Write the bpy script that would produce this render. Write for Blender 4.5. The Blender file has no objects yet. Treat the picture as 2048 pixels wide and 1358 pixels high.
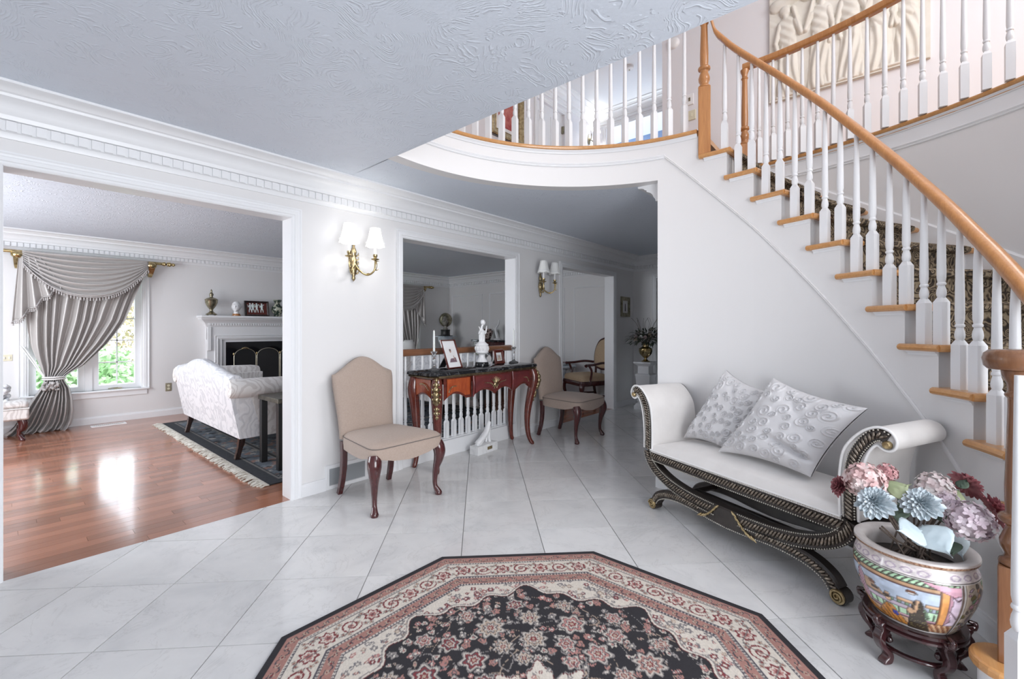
import bpy, bmesh, math, random
import numpy as np
from math import sin, cos, pi, radians, sqrt, atan2, hypot, floor
from mathutils import Vector, Matrix, noise
random.seed(7)
SC = bpy.context.scene
COL = SC.collection
# ---------------------------------------------------------------- camera
CAM_H = 1.234
HEAD = radians(40.88)
CAM = Vector((0.0, -3.296, CAM_H))
cd = bpy.data.cameras.new('camera'); cam = bpy.data.objects.new('camera', cd); COL.objects.link(cam)
cam.location = CAM; cam.rotation_euler = (pi/2, 0, HEAD - pi/2)
cd.sensor_width = 36; cd.lens = 36*893.8/2048; cd.shift_y = -22.8/2048; cd.clip_start = 0.05; cd.clip_end = 200
SC.camera = cam
# ---------------------------------------------------------------- world and light
SC.view_settings.view_transform = 'Standard'; SC.view_settings.look = 'None'
SC.view_settings.exposure = 0.93; SC.view_settings.gamma = 1.0; SC.view_settings.use_curve_mapping = False
SC.cycles.max_bounces = 7; SC.cycles.diffuse_bounces = 5; SC.cycles.glossy_bounces = 3; SC.cycles.transmission_bounces = 5
SC.cycles.transparent_max_bounces = 6
SC.cycles.caustics_reflective = False; SC.cycles.caustics_refractive = False; SC.cycles.use_denoising = True
SC.cycles.sample_clamp_indirect = 4.0
wd = bpy.data.worlds.new('sky'); SC.world = wd; wd.use_nodes = True
bg = wd.node_tree.nodes['Background']; bg.inputs['Color'].default_value = (0.80, 0.90, 1.0, 1); bg.inputs['Strength'].default_value = 3.4
def area_light(name, loc, target, sx, sy, power, col):
    l = bpy.data.lights.new(name, 'AREA'); l.shape = 'RECTANGLE'; l.size = sx; l.size_y = sy; l.energy = power; l.color = col
    o = bpy.data.objects.new(name, l); COL.objects.link(o); o.location = loc
    o.rotation_euler = (Vector(target) - Vector(loc)).to_track_quat('-Z', 'Y').to_euler(); return o
DAY = (0.90, 0.95, 1.0)
WARM = (1.0, 0.93, 0.85)
# daylight from the entrance side behind the camera, the tall stairwell window over it and the front end of the living room
area_light('window_entrance_offscreen', (0.6, -5.2, 1.25), (0.9, 0, 1.25), 2.9, 2.1, 92, (0.94, 0.965, 1.0))
area_light('window_stairwell_offscreen', (3.1, -5.2, 4.0), (3.1, -1.0, 3.2), 2.2, 1.9, 62, (0.97, 0.98, 1.0))
area_light('window_living_offscreen', (-1.45, 2.3, 1.4), (4, 2.3, 1.4), 2.4, 1.7, 60, DAY)
def bulb(name, loc, power, col, r, parent):
    l = bpy.data.lights.new(name, 'POINT'); l.energy = power; l.color = col; l.shadow_soft_size = r
    o = bpy.data.objects.new(name, l); COL.objects.link(o); o.location = loc; o.parent = parent; return o
# ---------------------------------------------------------------- helpers
class MB:
    def __init__(s): s.v = []; s.f = []
    def add(s, vs, fs):
        n = len(s.v); s.v += [tuple(p) for p in vs]; s.f += [tuple(i+n for i in q) for q in fs]; return s
    def box(s, x0, x1, y0, y1, z0, z1, M=None):
        vs = [Vector((x, y, z)) for z in (z0, z1) for y in (y0, y1) for x in (x0, x1)]
        if M is not None: vs = [M @ p for p in vs]
        return s.add(vs, [(0,2,3,1),(4,5,7,6),(0,1,5,4),(2,6,7,3),(0,4,6,2),(1,3,7,5)])
    def rings(s, R, closed=True, cap=(True, True), loop=False):
        n = len(R[0]); b = len(s.v)
        for r in R: s.v += [tuple(p) for p in r]
        m = len(R); k = n if closed else n-1
        for i in range(m if loop else m-1):
            i2 = (i+1) % m
            for j in range(k):
                j2 = (j+1) % n
                s.f.append((b+i*n+j, b+i*n+j2, b+i2*n+j2, b+i2*n+j))
        if not loop and closed:
            if cap[0]: s.f.append(tuple(b+j for j in range(n))[::-1])
            if cap[1]: s.f.append(tuple(b+(m-1)*n+j for j in range(n)))
        return s
    def lathe(s, prof, n=24, c=(0,0,0), M=None, cap=(True, True), sx=1, sy=1):
        R = []
        for r, z in prof:
            ring = [Vector((c[0]+r*sx*cos(2*pi*j/n), c[1]+r*sy*sin(2*pi*j/n), c[2]+z)) for j in range(n)]
            if M is not None: ring = [M @ p for p in ring]
            R.append(ring)
        return s.rings(R, True, cap)
    def tube(s, pts, r, n=8, cap=(True, True), loop=False, up=None, flat=(1, 1)):
        pts = [Vector(p) for p in pts]; m = len(pts); R = []
        rr = r if isinstance(r, (list, tuple)) else [r]*m
        prev = None
        for i, p in enumerate(pts):
            if loop: t = pts[(i+1) % m]-pts[i-1]
            else: t = pts[min(i+1, m-1)]-pts[max(i-1, 0)]
            t = t.normalized() if t.length > 1e-9 else Vector((0,0,1))
            if up is not None: a = Vector(up)
            elif prev is None: a = Vector((0,0,1)) if abs(t.z) < .9 else Vector((1,0,0))
            else: a = prev
            u = a-t*a.dot(t)
            if u.length < 1e-6: u = t.orthogonal()
            u.normalize(); w = t.cross(u); prev = u
            R.append([p+(u*cos(2*pi*j/n)*flat[0]+w*sin(2*pi*j/n)*flat[1])*rr[i] for j in range(n)])
        return s.rings(R, True, cap, loop)
    def sweep(s, prof, pts, side=None, loop=False, cap=True):
        """prof: (a,b) list, a along the given horizontal side vector at each point, b along z."""
        R = []
        for p, sd in zip(pts, side): R.append([Vector(p)+Vector(sd)*a+Vector((0,0,b)) for a, b in prof])
        return s.rings(R, True, (cap, cap), loop)
    def grid(s, fn, nu, nv, wrap=False):
        b = len(s.v)
        for j in range(nv+1):
            for i in range(nu+(0 if wrap else 1)): s.v.append(tuple(fn(i/nu, j/nv)))
        w = nu+(0 if wrap else 1)
        for j in range(nv):
            for i in range(nu):
                i2 = (i+1) % w if wrap else i+1
                s.f.append((b+j*w+i, b+j*w+i2, b+(j+1)*w+i2, b+(j+1)*w+i))
        return s
    def prism(s, poly, fn, a, b):
        """poly of 2D points, fn(u,v,w)->3D, extruded from w=a to w=b."""
        n = len(poly); vs = [fn(u, v, a) for u, v in poly]+[fn(u, v, b) for u, v in poly]
        fs = [tuple(range(n))[::-1], tuple(range(n, 2*n))]+[(i, (i+1) % n, n+(i+1) % n, n+i) for i in range(n)]
        return s.add(vs, fs)
    def ball(s, c, r, n=8, m=5, sc=(1,1,1), M=None):
        R = []
        for i in range(1, m):
            a = -pi/2+pi*i/m
            R.append([Vector((c[0]+r*sc[0]*cos(a)*cos(2*pi*j/n), c[1]+r*sc[1]*cos(a)*sin(2*pi*j/n), c[2]+r*sc[2]*sin(a))) for j in range(n)])
        top = Vector((c[0], c[1], c[2]+r*sc[2])); bot = Vector((c[0], c[1], c[2]-r*sc[2]))
        if M is not None: R = [[M @ p for p in q] for q in R]; top = M @ top; bot = M @ bot
        b = len(s.v); s.rings(R, True, (False, False)); k = len(s.v); s.v += [tuple(bot), tuple(top)]
        o = b+(m-2)*n
        for j in range(n):
            s.f.append((b+(j+1) % n, b+j, k)); s.f.append((o+j, o+(j+1) % n, k+1))
        return s
    def mesh(s, name='m', smooth=35, fix=True):
        me = bpy.data.meshes.new(name); me.from_pydata(s.v, [], s.f)
        if fix:
            bm = bmesh.new(); bm.from_mesh(me); bmesh.ops.recalc_face_normals(bm, faces=bm.faces); bm.to_mesh(me); bm.free()
        if smooth:
            me.shade_smooth(); me.set_sharp_from_angle(angle=radians(smooth))
        me.update(); return me
    def build(s, name, mat, parent=None, smooth=35, bevel=0, sub=0, solid=0, fix=True):
        me = s.mesh(name, smooth, fix)
        return link(name, me, mat, parent, bevel, sub, solid)
def link(name, me, mat, parent=None, bevel=0, sub=0, solid=0):
    o = bpy.data.objects.new(name, me); COL.objects.link(o)
    if mat is not None and not me.materials: me.materials.append(MAT[mat] if isinstance(mat, str) else mat)
    if parent is not None: o.parent = parent
    if solid:
        m = o.modifiers.new('thickness', 'SOLIDIFY'); m.thickness = solid; m.offset = 0
    if bevel:
        m = o.modifiers.new('edge', 'BEVEL'); m.width = bevel; m.segments = 2; m.limit_method = 'ANGLE'; m.angle_limit = radians(40)
    if sub:
        m = o.modifiers.new('round', 'SUBSURF'); m.levels = sub; m.render_levels = sub
    return o
def tag(o, label=None, cat=None, group=None, kind=None):
    if label: o['label'] = label
    if cat: o['category'] = cat
    if group: o['group'] = group
    if kind: o['kind'] = kind
    return o
def thing(name, label, cat, loc=(0,0,0), rz=0, group=None):
    o = bpy.data.objects.new(name, None); COL.objects.link(o); o.empty_display_size = .1
    o.location = loc; o.rotation_euler = (0, 0, rz); return tag(o, label, cat, group)
def struct(name, mb, mat, **k):
    o = mb.build(name, mat, **k); o['kind'] = 'structure'; return o
def dup(root, loc=None, rz=None, label=None, parent=None):
    c = root.copy(); COL.objects.link(c); c.parent = parent
    if loc is not None: c.location = loc
    if rz is not None: c.rotation_euler = (0, 0, rz)
    if label: c['label'] = label
    for ch in root.children: dup(ch, parent=c)
    return c
def lerp(a, b, t): return a+(b-a)*t
def smooth01(t): t = min(1, max(0, t)); return t*t*(3-2*t)
def spline(P, n=8, closed=False):
    """Catmull-Rom through P."""
    P = [Vector(p) for p in P]; m = len(P); out = []
    for i in range(m if closed else m-1):
        if closed: a, b, c, d = P[i-1], P[i], P[(i+1) % m], P[(i+2) % m]
        else: a, b, c, d = P[max(i-1, 0)], P[i], P[i+1], P[min(i+2, m-1)]
        for k in range(n):
            t = k/n; out.append(.5*((2*b)+(c-a)*t+(2*a-5*b+4*c-d)*t*t+(3*b-a-3*c+d)*t**3))
    if not closed: out.append(P[-1])
    return out
# ---------------------------------------------------------------- materials
MAT = {}
def mat(name, col, rough=.5, metal=0, **k):
    m = bpy.data.materials.new(name); m.use_nodes = True; b = m.node_tree.nodes['Principled BSDF']
    b.inputs['Base Color'].default_value = (*col, 1); b.inputs['Roughness'].default_value = rough; b.inputs['Metallic'].default_value = metal
    for q, v in k.items(): b.inputs[q.replace('_', ' ')].default_value = v
    MAT[name] = m; return m
class N:
    """tiny node helper"""
    def __init__(s, m): s.t = m.node_tree; s.b = s.t.nodes['Principled BSDF']
    def n(s, typ, **k):
        x = s.t.nodes.new('ShaderNode'+typ)
        for q, v in k.items():
            if q in ('ins',):
                for a, w in v.items():
                    if isinstance(w, bpy.types.NodeSocket): s.t.links.new(w, x.inputs[a])
                    else: x.inputs[a].default_value = w
            else: setattr(x, q, v)
        return x
    def l(s, a, b): s.t.links.new(a, b)
    def coord(s, scale=(1,1,1), rot=(0,0,0), kind='Object'):
        tc = s.n('TexCoord'); mp = s.n('Mapping'); s.l(tc.outputs[kind], mp.inputs['Vector'])
        mp.inputs['Scale'].default_value = scale; mp.inputs['Rotation'].default_value = rot; return mp.outputs['Vector']
    def noise(s, v, scale, detail=3, rough=.55, dist=0):
        x = s.n('TexNoise', ins={'Scale': scale, 'Detail': detail, 'Roughness': rough, 'Distortion': dist}); s.l(v, x.inputs['Vector']); return x.outputs['Fac']
    def ramp(s, fac, stops, mode='LINEAR'):
        r = s.n('ValToRGB'); e = r.color_ramp; e.interpolation = mode
        while len(e.elements) < len(stops): e.elements.new(.5)
        for q, (p, c) in zip(e.elements, stops): q.position = p; q.color = (*c, 1) if len(c) == 3 else c
        s.l(fac, r.inputs['Fac']); return r.outputs['Color']
    def mix(s, f, a, b, mode='MIX'):
        x = s.n('Mix', data_type='RGBA', blend_type=mode)
        for i, w in ((0, f), (6, a), (7, b)):
            if isinstance(w, bpy.types.NodeSocket): s.l(w, x.inputs[i])
            else: x.inputs[i].default_value = w if i == 0 else (*w, 1)
        return x.outputs[2]
    def math(s, op, a, b=0.0, c=0.0):
        x = s.n('Math', operation=op)
        for i, w in enumerate((a, b, c)):
            if isinstance(w, bpy.types.NodeSocket): s.l(w, x.inputs[i])
            else: x.inputs[i].default_value = w
        return x.outputs[0]
    def bump(s, h, strength=.3, dist=.01):
        x = s.n('Bump', ins={'Strength': strength, 'Distance': dist}); s.l(h, x.inputs['Height']); s.l(x.outputs['Normal'], s.b.inputs['Normal'])
    def color(s, c): s.l(c, s.b.inputs['Base Color'])
    def rough(s, c): s.l(c, s.b.inputs['Roughness'])
def paint(name, col, rough=.55, bump=.06, scale=260, **k):
    m = mat(name, col, rough, **k); q = N(m); v = q.coord(); f = q.noise(v, scale, 2)
    q.bump(f, bump, .002); return m
def mottled(name, c1, c2, scale=6, rough=.5, detail=4, bump=0, lo=.35, hi=.65, metal=0, dist=0, stretch=(1,1,1), **k):
    m = mat(name, c1, rough, metal, **k); q = N(m); v = q.coord(stretch); f = q.noise(v, scale, detail, .6, dist)
    q.color(q.ramp(f, [(lo, c1), (hi, c2)]))
    if bump: q.bump(f, bump, .004)
    return m
def wood(name, c1, c2, rough=.3, axis=0, scale=1.0, random_tone=0.0, coat=0.0):
    m = mat(name, c1, rough, Coat_Weight=coat, Coat_Roughness=.08); q = N(m)
    st = [14*scale]*3; st[axis] = 1.1*scale
    v = q.coord(tuple(st)); f = q.noise(v, 2.2, 5, .6, .6)
    f2 = q.noise(v, 9, 3, .6)
    c = q.mix(.35, q.ramp(f, [(.3, c1), (.7, c2)]), q.ramp(f2, [(.35, c1), (.65, c2)]))
    if random_tone:
        oi = q.n('ObjectInfo'); gi = q.n('NewGeometry')
        r = q.math('FRACT', q.math('ADD', oi.outputs['Random'], gi.outputs['Random Per Island']))
        k = q.math('MULTIPLY_ADD', r, random_tone*2, 1-random_tone)
        h = q.n('HueSaturation', ins={'Color': c, 'Value': k}); c = h.outputs['Color']
    q.color(c); q.bump(f2, .04, .002); return m
paint('wall', (.755, .745, .745), .6)
paint('wall_living', (.755, .745, .745), .6)
paint('wall_upper', (.79, .78, .81), .6)
paint('stair_wall', (.755, .745, .745), .55)
paint('trim', (.80, .805, .82), .36, .02)
paint('casing', (.80, .805, .82), .36, .02)
paint('crown_paint', (.80, .805, .82), .36, .02)
paint('white_paint', (.80, .805, .82), .36, .02)
paint('blue_paint', (.22, .29, .44), .6)
def stucco():
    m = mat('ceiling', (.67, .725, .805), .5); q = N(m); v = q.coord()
    d = q.noise(v, 2.6, 2, .5); d2 = q.n('TexNoise', ins={'Scale': 3.1, 'Detail': 1.5}); q.l(v, d2.inputs['Vector'])
    vv = q.n('VectorMath', operation='MULTIPLY_ADD'); q.l(d2.outputs['Color'], vv.inputs[0]); vv.inputs[1].default_value = (1.1, 1.1, 0); q.l(v, vv.inputs[2])
    w = q.n('TexWave', wave_type='BANDS', ins={'Scale': 12.0, 'Distortion': 9.0, 'Detail': 3.0, 'Detail Scale': 1.6}); q.l(vv.outputs[0], w.inputs['Vector'])
    r = q.math('POWER', w.outputs['Fac'], 5.0)
    k = q.math('MULTIPLY', r, q.math('GREATER_THAN', q.noise(v, 11, 2), .47))
    h = q.math('ADD', q.math('MULTIPLY', k, .8), q.math('MULTIPLY', q.noise(v, 60, 3), .35))
    q.bump(h, .32, .011)
stucco()
def tile_mat():
    m = mat('tile', (.80, .79, .785), .13); q = N(m); v = q.coord(kind='Generated') if False else q.coord()
    oi = q.n('ObjectInfo'); off = q.n('VectorMath', operation='MULTIPLY_ADD'); cx = q.n('CombineXYZ')
    for i in range(3): q.l(oi.outputs['Random'], cx.inputs[i])
    q.l(cx.outputs[0], off.inputs[0]); off.inputs[1].default_value = (37, 91, 13); q.l(v, off.inputs[2]); v = off.outputs[0]
    c = q.ramp(q.noise(v, 3.2, 5, .62, .5), [(.33, (.62, .615, .615)), (.52, (.70, .69, .685)), (.72, (.745, .735, .725))])
    vein = q.math('ABSOLUTE', q.math('SUBTRACT', q.noise(v, 2.4, 6, .66, 1.2), .5))
    vm = q.ramp(vein, [(0.0, (.62, .61, .60)), (.012, (1, 1, 1))])
    c = q.mix(.24, c, vm, 'MULTIPLY')
    spk = q.math('GREATER_THAN', q.noise(v, 34, 4, .7), .73)
    c = q.mix(q.math('MULTIPLY', spk, .16), c, (.45, .43, .41))
    t = q.math('MULTIPLY_ADD', oi.outputs['Random'], .07, .965)
    h = q.n('HueSaturation', ins={'Color': c, 'Value': t}); q.color(h.outputs['Color'])
    q.rough(q.math('MULTIPLY_ADD', q.noise(v, 5, 3), .10, .08))
tile_mat()
mat('grout', (.34, .335, .33), .8)
wood('floorboard', (.26, .100, .060), (.42, .190, .115), .17, 0, .9, .28, .3)
wood('oak', (.37, .150, .048), (.54, .255, .092), .28, 2, 1.3, .06, .3)
wood('oak_flat', (.50, .23, .075), (.64, .34, .13), .28, 0, 1.0, .05, .3)
wood('newel_wood', (.15, .062, .028), (.24, .11, .052), .25, 2, 1.2, 0, .3)
wood('rail_wood', (.16, .065, .030), (.26, .115, .055), .25, 0, 1.2, 0, .3)
wood('mahogany', (.042, .008, .009), (.085, .017, .017), .16, 2, 1.0, 0, .6)
wood('mahogany_red', (.075, .013, .010), (.155, .029, .016), .16, 0, 1.0, 0, .6)
wood('dark_wood', (.018, .010, .009), (.040, .020, .016), .22, 2, 1.0, 0, .4)
mottled('gold', (.30, .225, .12), (.56, .46, .28), 30, .28, 3, .15, metal=1.0)
mottled('brass', (.34, .25, .11), (.62, .50, .28), 24, .22, 3, .08, metal=1.0)
mottled('pewter', (.22, .20, .14), (.42, .38, .27), 24, .3, 3, .1, metal=1.0)
mat('black', (.012, .012, .013), .35)
mat('black_gloss', (.010, .010, .012), .12)
mat('white_gloss', (.86, .86, .87), .25)
mottled('porcelain', (.80, .80, .81), (.90, .90, .91), 9, .3, 3, .02)
mat('glass', (.97, .98, 1.0), .03, 0, Transmission_Weight=.9, IOR=1.45)
def pane():
    m = bpy.data.materials.new('pane'); m.use_nodes = True; t = m.node_tree; t.nodes.clear()
    o = t.nodes.new('ShaderNodeOutputMaterial'); a = t.nodes.new('ShaderNodeBsdfTransparent'); g = t.nodes.new('ShaderNodeBsdfGlossy'); x = t.nodes.new('ShaderNodeMixShader')
    g.inputs['Roughness'].default_value = .02; x.inputs[0].default_value = .06
    t.links.new(a.outputs[0], x.inputs[1]); t.links.new(g.outputs[0], x.inputs[2]); t.links.new(x.outputs[0], o.inputs['Surface']); MAT['pane'] = m
pane()
mottled('outlet_brass', (.34, .30, .22), (.46, .41, .30), 20, .4, 2, metal=.6)
mat('ivory', (.72, .68, .52), .4)
# ================================================================ STRUCTURE
ZC = 2.38            # foyer and living ceiling
Z2 = 2.70            # upper floor
ZU = 5.14            # upper ceiling
WT = 0.136           # wall between foyer and living room
XE = 6.85            # end wall
YL = 4.54            # far wall of the living room
OPEN = [(0.018, 1.390), (2.333, 3.857), (4.796, 6.169)]
OH = 2.03
CC = (1.926, -2.245); RI = 1.475; RO = 2.56
def arc(R, deg, z=0.0): a = radians(deg); return Vector((CC[0]+R*cos(a), CC[1]+R*sin(a), z))
def rad(deg): a = radians(deg); return Vector((cos(a), sin(a), 0))
def arange(a, b, step):
    n = max(1, int(round(abs(b-a)/step))); return [a+(b-a)*i/n for i in range(n+1)]
# ---- tiled foyer floor, laid on the diagonal
floor_o = struct('floor', MB().box(-2.5, XE, -5.3, 0.004, -.03, -.004), 'grout', smooth=0)
TS = .4571; c45 = cos(pi/4); T0 = (-.8223*1.234, 1.8394*1.234)
def t2w(tx, ty): return (CAM.x+(tx+ty)*c45, CAM.y+(ty-tx)*c45)
def clip(poly, x0, x1, y0, y1):
    for ax, s, lim in ((0, 1, x0), (0, -1, -x1), (1, 1, y0), (1, -1, -y1)):
        out = []
        for i in range(len(poly)):
            p, q = poly[i-1], poly[i]; a, b = s*p[ax]-lim, s*q[ax]-lim
            if (a >= 0) != (b >= 0): t = a/(a-b); out.append((p[0]+(q[0]-p[0])*t, p[1]+(q[1]-p[1])*t))
            if b >= 0: out.append(q)
        poly = out
        if len(poly) < 3: return []
    return poly
def tile_mesh(poly):
    mb = MB(); mb.prism(poly, lambda u, v, w: (u, v, w), -.012, 0); return mb.mesh('tile', 0)
g = TS-.0048; hd = g*c45
tile_full = tile_mesh([(0, -hd), (hd, 0), (0, hd), (-hd, 0)])
for i in range(-12, 14):
    for j in range(-9, 14):
        cx, cy = t2w(T0[0]+TS*(i+.5), T0[1]+TS*(j+.5))
        if not (-1.3 < cx < XE+.3 and -4.6 < cy < .33): continue
        dcam = (cx-CAM.x)*cos(HEAD)+(cy-CAM.y)*sin(HEAD)
        if dcam < .7: continue
        dd = [(0, -hd), (hd, 0), (0, hd), (-hd, 0)]
        poly = clip([(cx+a, cy+b) for a, b in dd], -2.5, XE, -5.3, 0.006)
        if len(poly) < 3: continue
        full = cy+hd < 0.006 and cx+hd < XE
        me = tile_full if full else tile_mesh([(a-cx, b-cy) for a, b in poly])
        o = link('tile', me, 'tile', floor_o); o.location = (cx, cy, 0)
# ---- wooden living-room floor
wfloor = struct('floor_living', MB().box(-1.6, XE, 0.004, YL, -.03, -.008), 'dark_wood', smooth=0)
unit = MB().box(0, 1, 0, 1, -.012, 0).mesh('floorboard', 0)
rest = MB(); BW = .083; nb = 0; rows = int((YL-.006)/BW)+1
for r in range(rows):
    y = .007+r*BW; x = -1.6-random.random()*.9
    while x < XE:
        L = random.uniform(.55, 1.5); xa, xb = max(x, -1.6), min(x+L, XE); x += L
        if xb-xa < .02: continue
        w = min(BW-.0014, YL-y)
        vis = (xb > -.05 and xa < 1.5+.19*y*1.6 and xa < 3.4) or (y < .8 and xb > 4.7 and xa < 6.3)
        if vis and nb < 290:
            o = link('floorboard', unit, 'floorboard', wfloor); o.location = (xa, y, 0); o.scale = (xb-xa-.0012, w, 1); nb += 1
        else: rest.box(xa, xb-.0012, y, y+w, -.012, 0)
tag(rest.build('floorboard_field', 'floorboard', wfloor, smooth=0), kind='stuff')
# ---- wall between foyer and living room
mb = MB(); xs = [-2.5]+[a for p in OPEN for a in p]+[XE]
for i in range(0, len(xs), 2): mb.box(xs[i], xs[i+1], 0, WT, 0, ZC)
for a, b in OPEN: mb.box(a, b, 0, WT, OH, ZC)
wall_main = struct('wall_left', mb, 'wall', smooth=0)
CAS = [(-.004, 0), (-.004, .010), (.004, .014), (.014, .014), (.018, .019), (.036, .019), (.040, .015), (.050, .017), (.056, .022), (.064, .022), (.064, 0)]
def casing(name, x0, x1, h, wall_fn, prof=CAS, z0=0.0, sill=False):
    """wall_fn(x, z, t): t = distance out from the wall face."""
    R = []
    pts = [(x0, z0, -1, 0), (x0, h, -1, 1), (x1, h, 1, 1), (x1, z0, 1, 0)]
    for x, z, sx, sz in pts: R.append([wall_fn(x+sx*o, z+sz*o, t) for o, t in prof])
    return MB().rings(R)
for n, (a, b) in enumerate(OPEN):
    o = struct('trim_%d' % (n+1), casing('c', a, b, OH, lambda x, z, t: (x, -t, z)), 'casing', smooth=20)
    casing('c', a, b, OH, lambda x, z, t: (x, WT+t, z)).build('back_casing', 'casing', o, smooth=20)
    j = MB(); e = .006
    for k, (xa, xb, za, zb) in enumerate(((a-.001, a+e, 0, OH), (b-e, b+.001, 0, OH), (a, b, OH-e, OH+.001))):
        MB().box(xa, xb, -.004, WT+.004, za, zb).build('jamb_board', 'casing', o, smooth=0)
# ---- crown moulding with dentils
CROWN = [(0, -.222), (.011, -.222), (.014, -.204), (.020, -.194), (.030, -.190), (.030, -.142), (.050, -.140), (.055, -.120), (.066, -.108), (.072, -.094),
         (.080, -.080), (.096, -.065), (.118, -.056), (.125, -.053), (.127, -.040), (.140, -.036), (.150, -.026), (.168, -.018), (.190, -.015), (.200, -.012), (.200, 0), (0, 0)]
dent = MB().box(-.0175, .0175, -.012, 0, -.190, -.143).mesh('dentil', 0)
def crown(name, p0, p1, nrm, zc=ZC, dent_range=None, joined=None, sc=1.0):
    p0, p1, nrm = Vector(p0), Vector(p1), Vector(nrm)
    prof = [(a*sc, b*sc) for a, b in CROWN]
    o = struct(name, MB().sweep(prof, [p0+Vector((0,0,zc)), p1+Vector((0,0,zc))], [nrm, nrm]), 'crown_paint', smooth=25)
    d = (p1-p0); L = d.length; d.normalize(); ang = atan2(-nrm.x, nrm.y)+pi
    k = .0505; dm = MB()
    for i in range(int(L/k)):
        s = (i+.5)*k; p = p0+d*s+nrm*.030*sc
        if dent_range and dent_range[0] < s < dent_range[1]:
            q = link('dentil', dent, 'crown_paint', o); q.location = (p.x, p.y, zc); q.rotation_euler = (0, 0, ang)
        elif joined and joined[0] < s < joined[1]:
            dm.box(-.0175, .0175, -.012, 0, -.190*sc, -.143*sc, Matrix.Translation((p.x, p.y, zc)) @ Matrix.Rotation(ang, 4, 'Z'))
    if dm.v: tag(dm.build('dentil_course', 'crown_paint', o, smooth=0), kind='stuff')
    return o
crown('trim_4', (-2.5, 0, 0), (XE, 0, 0), (0, -1, 0), dent_range=(2.45, 9.3))
crown('trim_5', (XE, 0, 0), (XE, -1.9, 0), (-1, 0, 0), joined=(0, 9))
crown('trim_6', (-1.6, YL, 0), (XE, YL, 0), (0, -1, 0), dent_range=(1.6, 4.9), joined=(0, 20))
crown('trim_7', (XE, WT, 0), (XE, YL, 0), (-1, 0, 0), joined=(0, 20))
crown('trim_8', (3.42, -1.89, 0), (XE, -1.89, 0), (0, 1, 0), joined=(0.2, 20))
# ---- baseboards
BASE = [(0, 0), (.016, 0), (.016, .072), (.013, .080), (.010, .084), (.009, .092), (0, .093)]
def base(name, p0, p1, nrm):
    return struct(name, MB().sweep(BASE, [p0, p1], [nrm, nrm]), 'trim', smooth=20)
base('baseboard_left', (1.455, 0, 0), (1.637, 0, 0), (0, -1, 0))
bb = MB()
for a, b in ((1.998, 2.268), (3.923, 4.730), (6.235, XE)): bb.sweep(BASE, [(a, 0, 0), (b, 0, 0)], [(0, -1, 0)]*2)
struct('baseboard_front', bb, 'trim', smooth=20)
base('baseboard_far', (-1.6, YL, 0), (XE, YL, 0), (0, -1, 0))
base('baseboard_end', (XE, WT, 0), (XE, YL, 0), (-1, 0, 0))
base('baseboard_passage', (XE, 0, 0), (XE, -.32, 0), (-1, 0, 0))
# ---- other walls of the ground floor
DO = (-1.25, -.395)      # doorway in the end wall
mb = MB().box(XE, XE+.12, DO[1], YL+.12, 0, ZC).box(XE, XE+.12, -5.3, DO[0], 0, ZC).box(XE, XE+.12, DO[0], DO[1], OH, ZC)
struct('wall_end', mb, 'wall_living', smooth=0)
d1 = struct('door_1', casing('c', DO[0], DO[1], OH, lambda x, z, t: (XE-t, x, z)), 'casing', smooth=20)
MB().box(XE+.05, XE+.09, DO[0], DO[1], .005, OH).build('door_leaf', 'dark_wood', d1, smooth=0)
MB().box(XE+.046, XE+.05, DO[0]+.14, DO[1]-.11, .35, 1.9).build('door_glass', 'black_gloss', d1, smooth=0)
struct('wall_passage', MB().box(3.42, XE, -2.02, -1.89, 0, ZC), 'wall', smooth=0)
WIN = [(.235, 1.325), (4.855, 5.945)]; WZ = (.425, 2.03)
mb = MB(); xs = [-1.6, WIN[0][0], WIN[0][1], WIN[1][0], WIN[1][1], XE+.12]
FBX = (2.64, 3.56, .78)
for xa, xb in ((xs[0], xs[1]), (xs[2], FBX[0]), (FBX[1], xs[3]), (xs[4], xs[5])): mb.box(xa, xb, YL, YL+.16, 0, ZC)
mb.box(FBX[0], FBX[1], YL, YL+.16, FBX[2], ZC)
for a, b in WIN: mb.box(a, b, YL, YL+.16, 0, WZ[0]); mb.box(a, b, YL, YL+.16, WZ[1], ZC)
struct('wall_far', mb, 'wall_living', smooth=0)
struct('wall_living_side', MB().box(-1.72, -1.6, 0, YL+.16, 0, ZC), 'wall_living', smooth=0)
struct('wall_entry_side', MB().box(-2.62, -2.5, -5.3, 0, 0, ZC), 'wall', smooth=0)
mb = MB().box(-2.5, XE, -5.42, -5.3, 0, ZU)
struct('wall_front', mb, 'wall', smooth=0)
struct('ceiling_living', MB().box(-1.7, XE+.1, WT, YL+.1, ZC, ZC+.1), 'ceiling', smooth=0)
# ---- foyer ceiling: straight edge at XS, round edge over the landing
XS = 1.745; a0 = math.degrees(math.acos((XS-CC[0])/RI))
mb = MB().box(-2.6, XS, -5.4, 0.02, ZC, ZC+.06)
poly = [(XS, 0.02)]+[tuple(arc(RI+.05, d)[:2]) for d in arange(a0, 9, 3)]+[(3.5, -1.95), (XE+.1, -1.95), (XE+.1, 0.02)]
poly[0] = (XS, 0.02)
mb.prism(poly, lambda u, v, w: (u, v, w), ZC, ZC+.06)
struct('ceiling', mb, 'ceiling', smooth=0)
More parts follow.
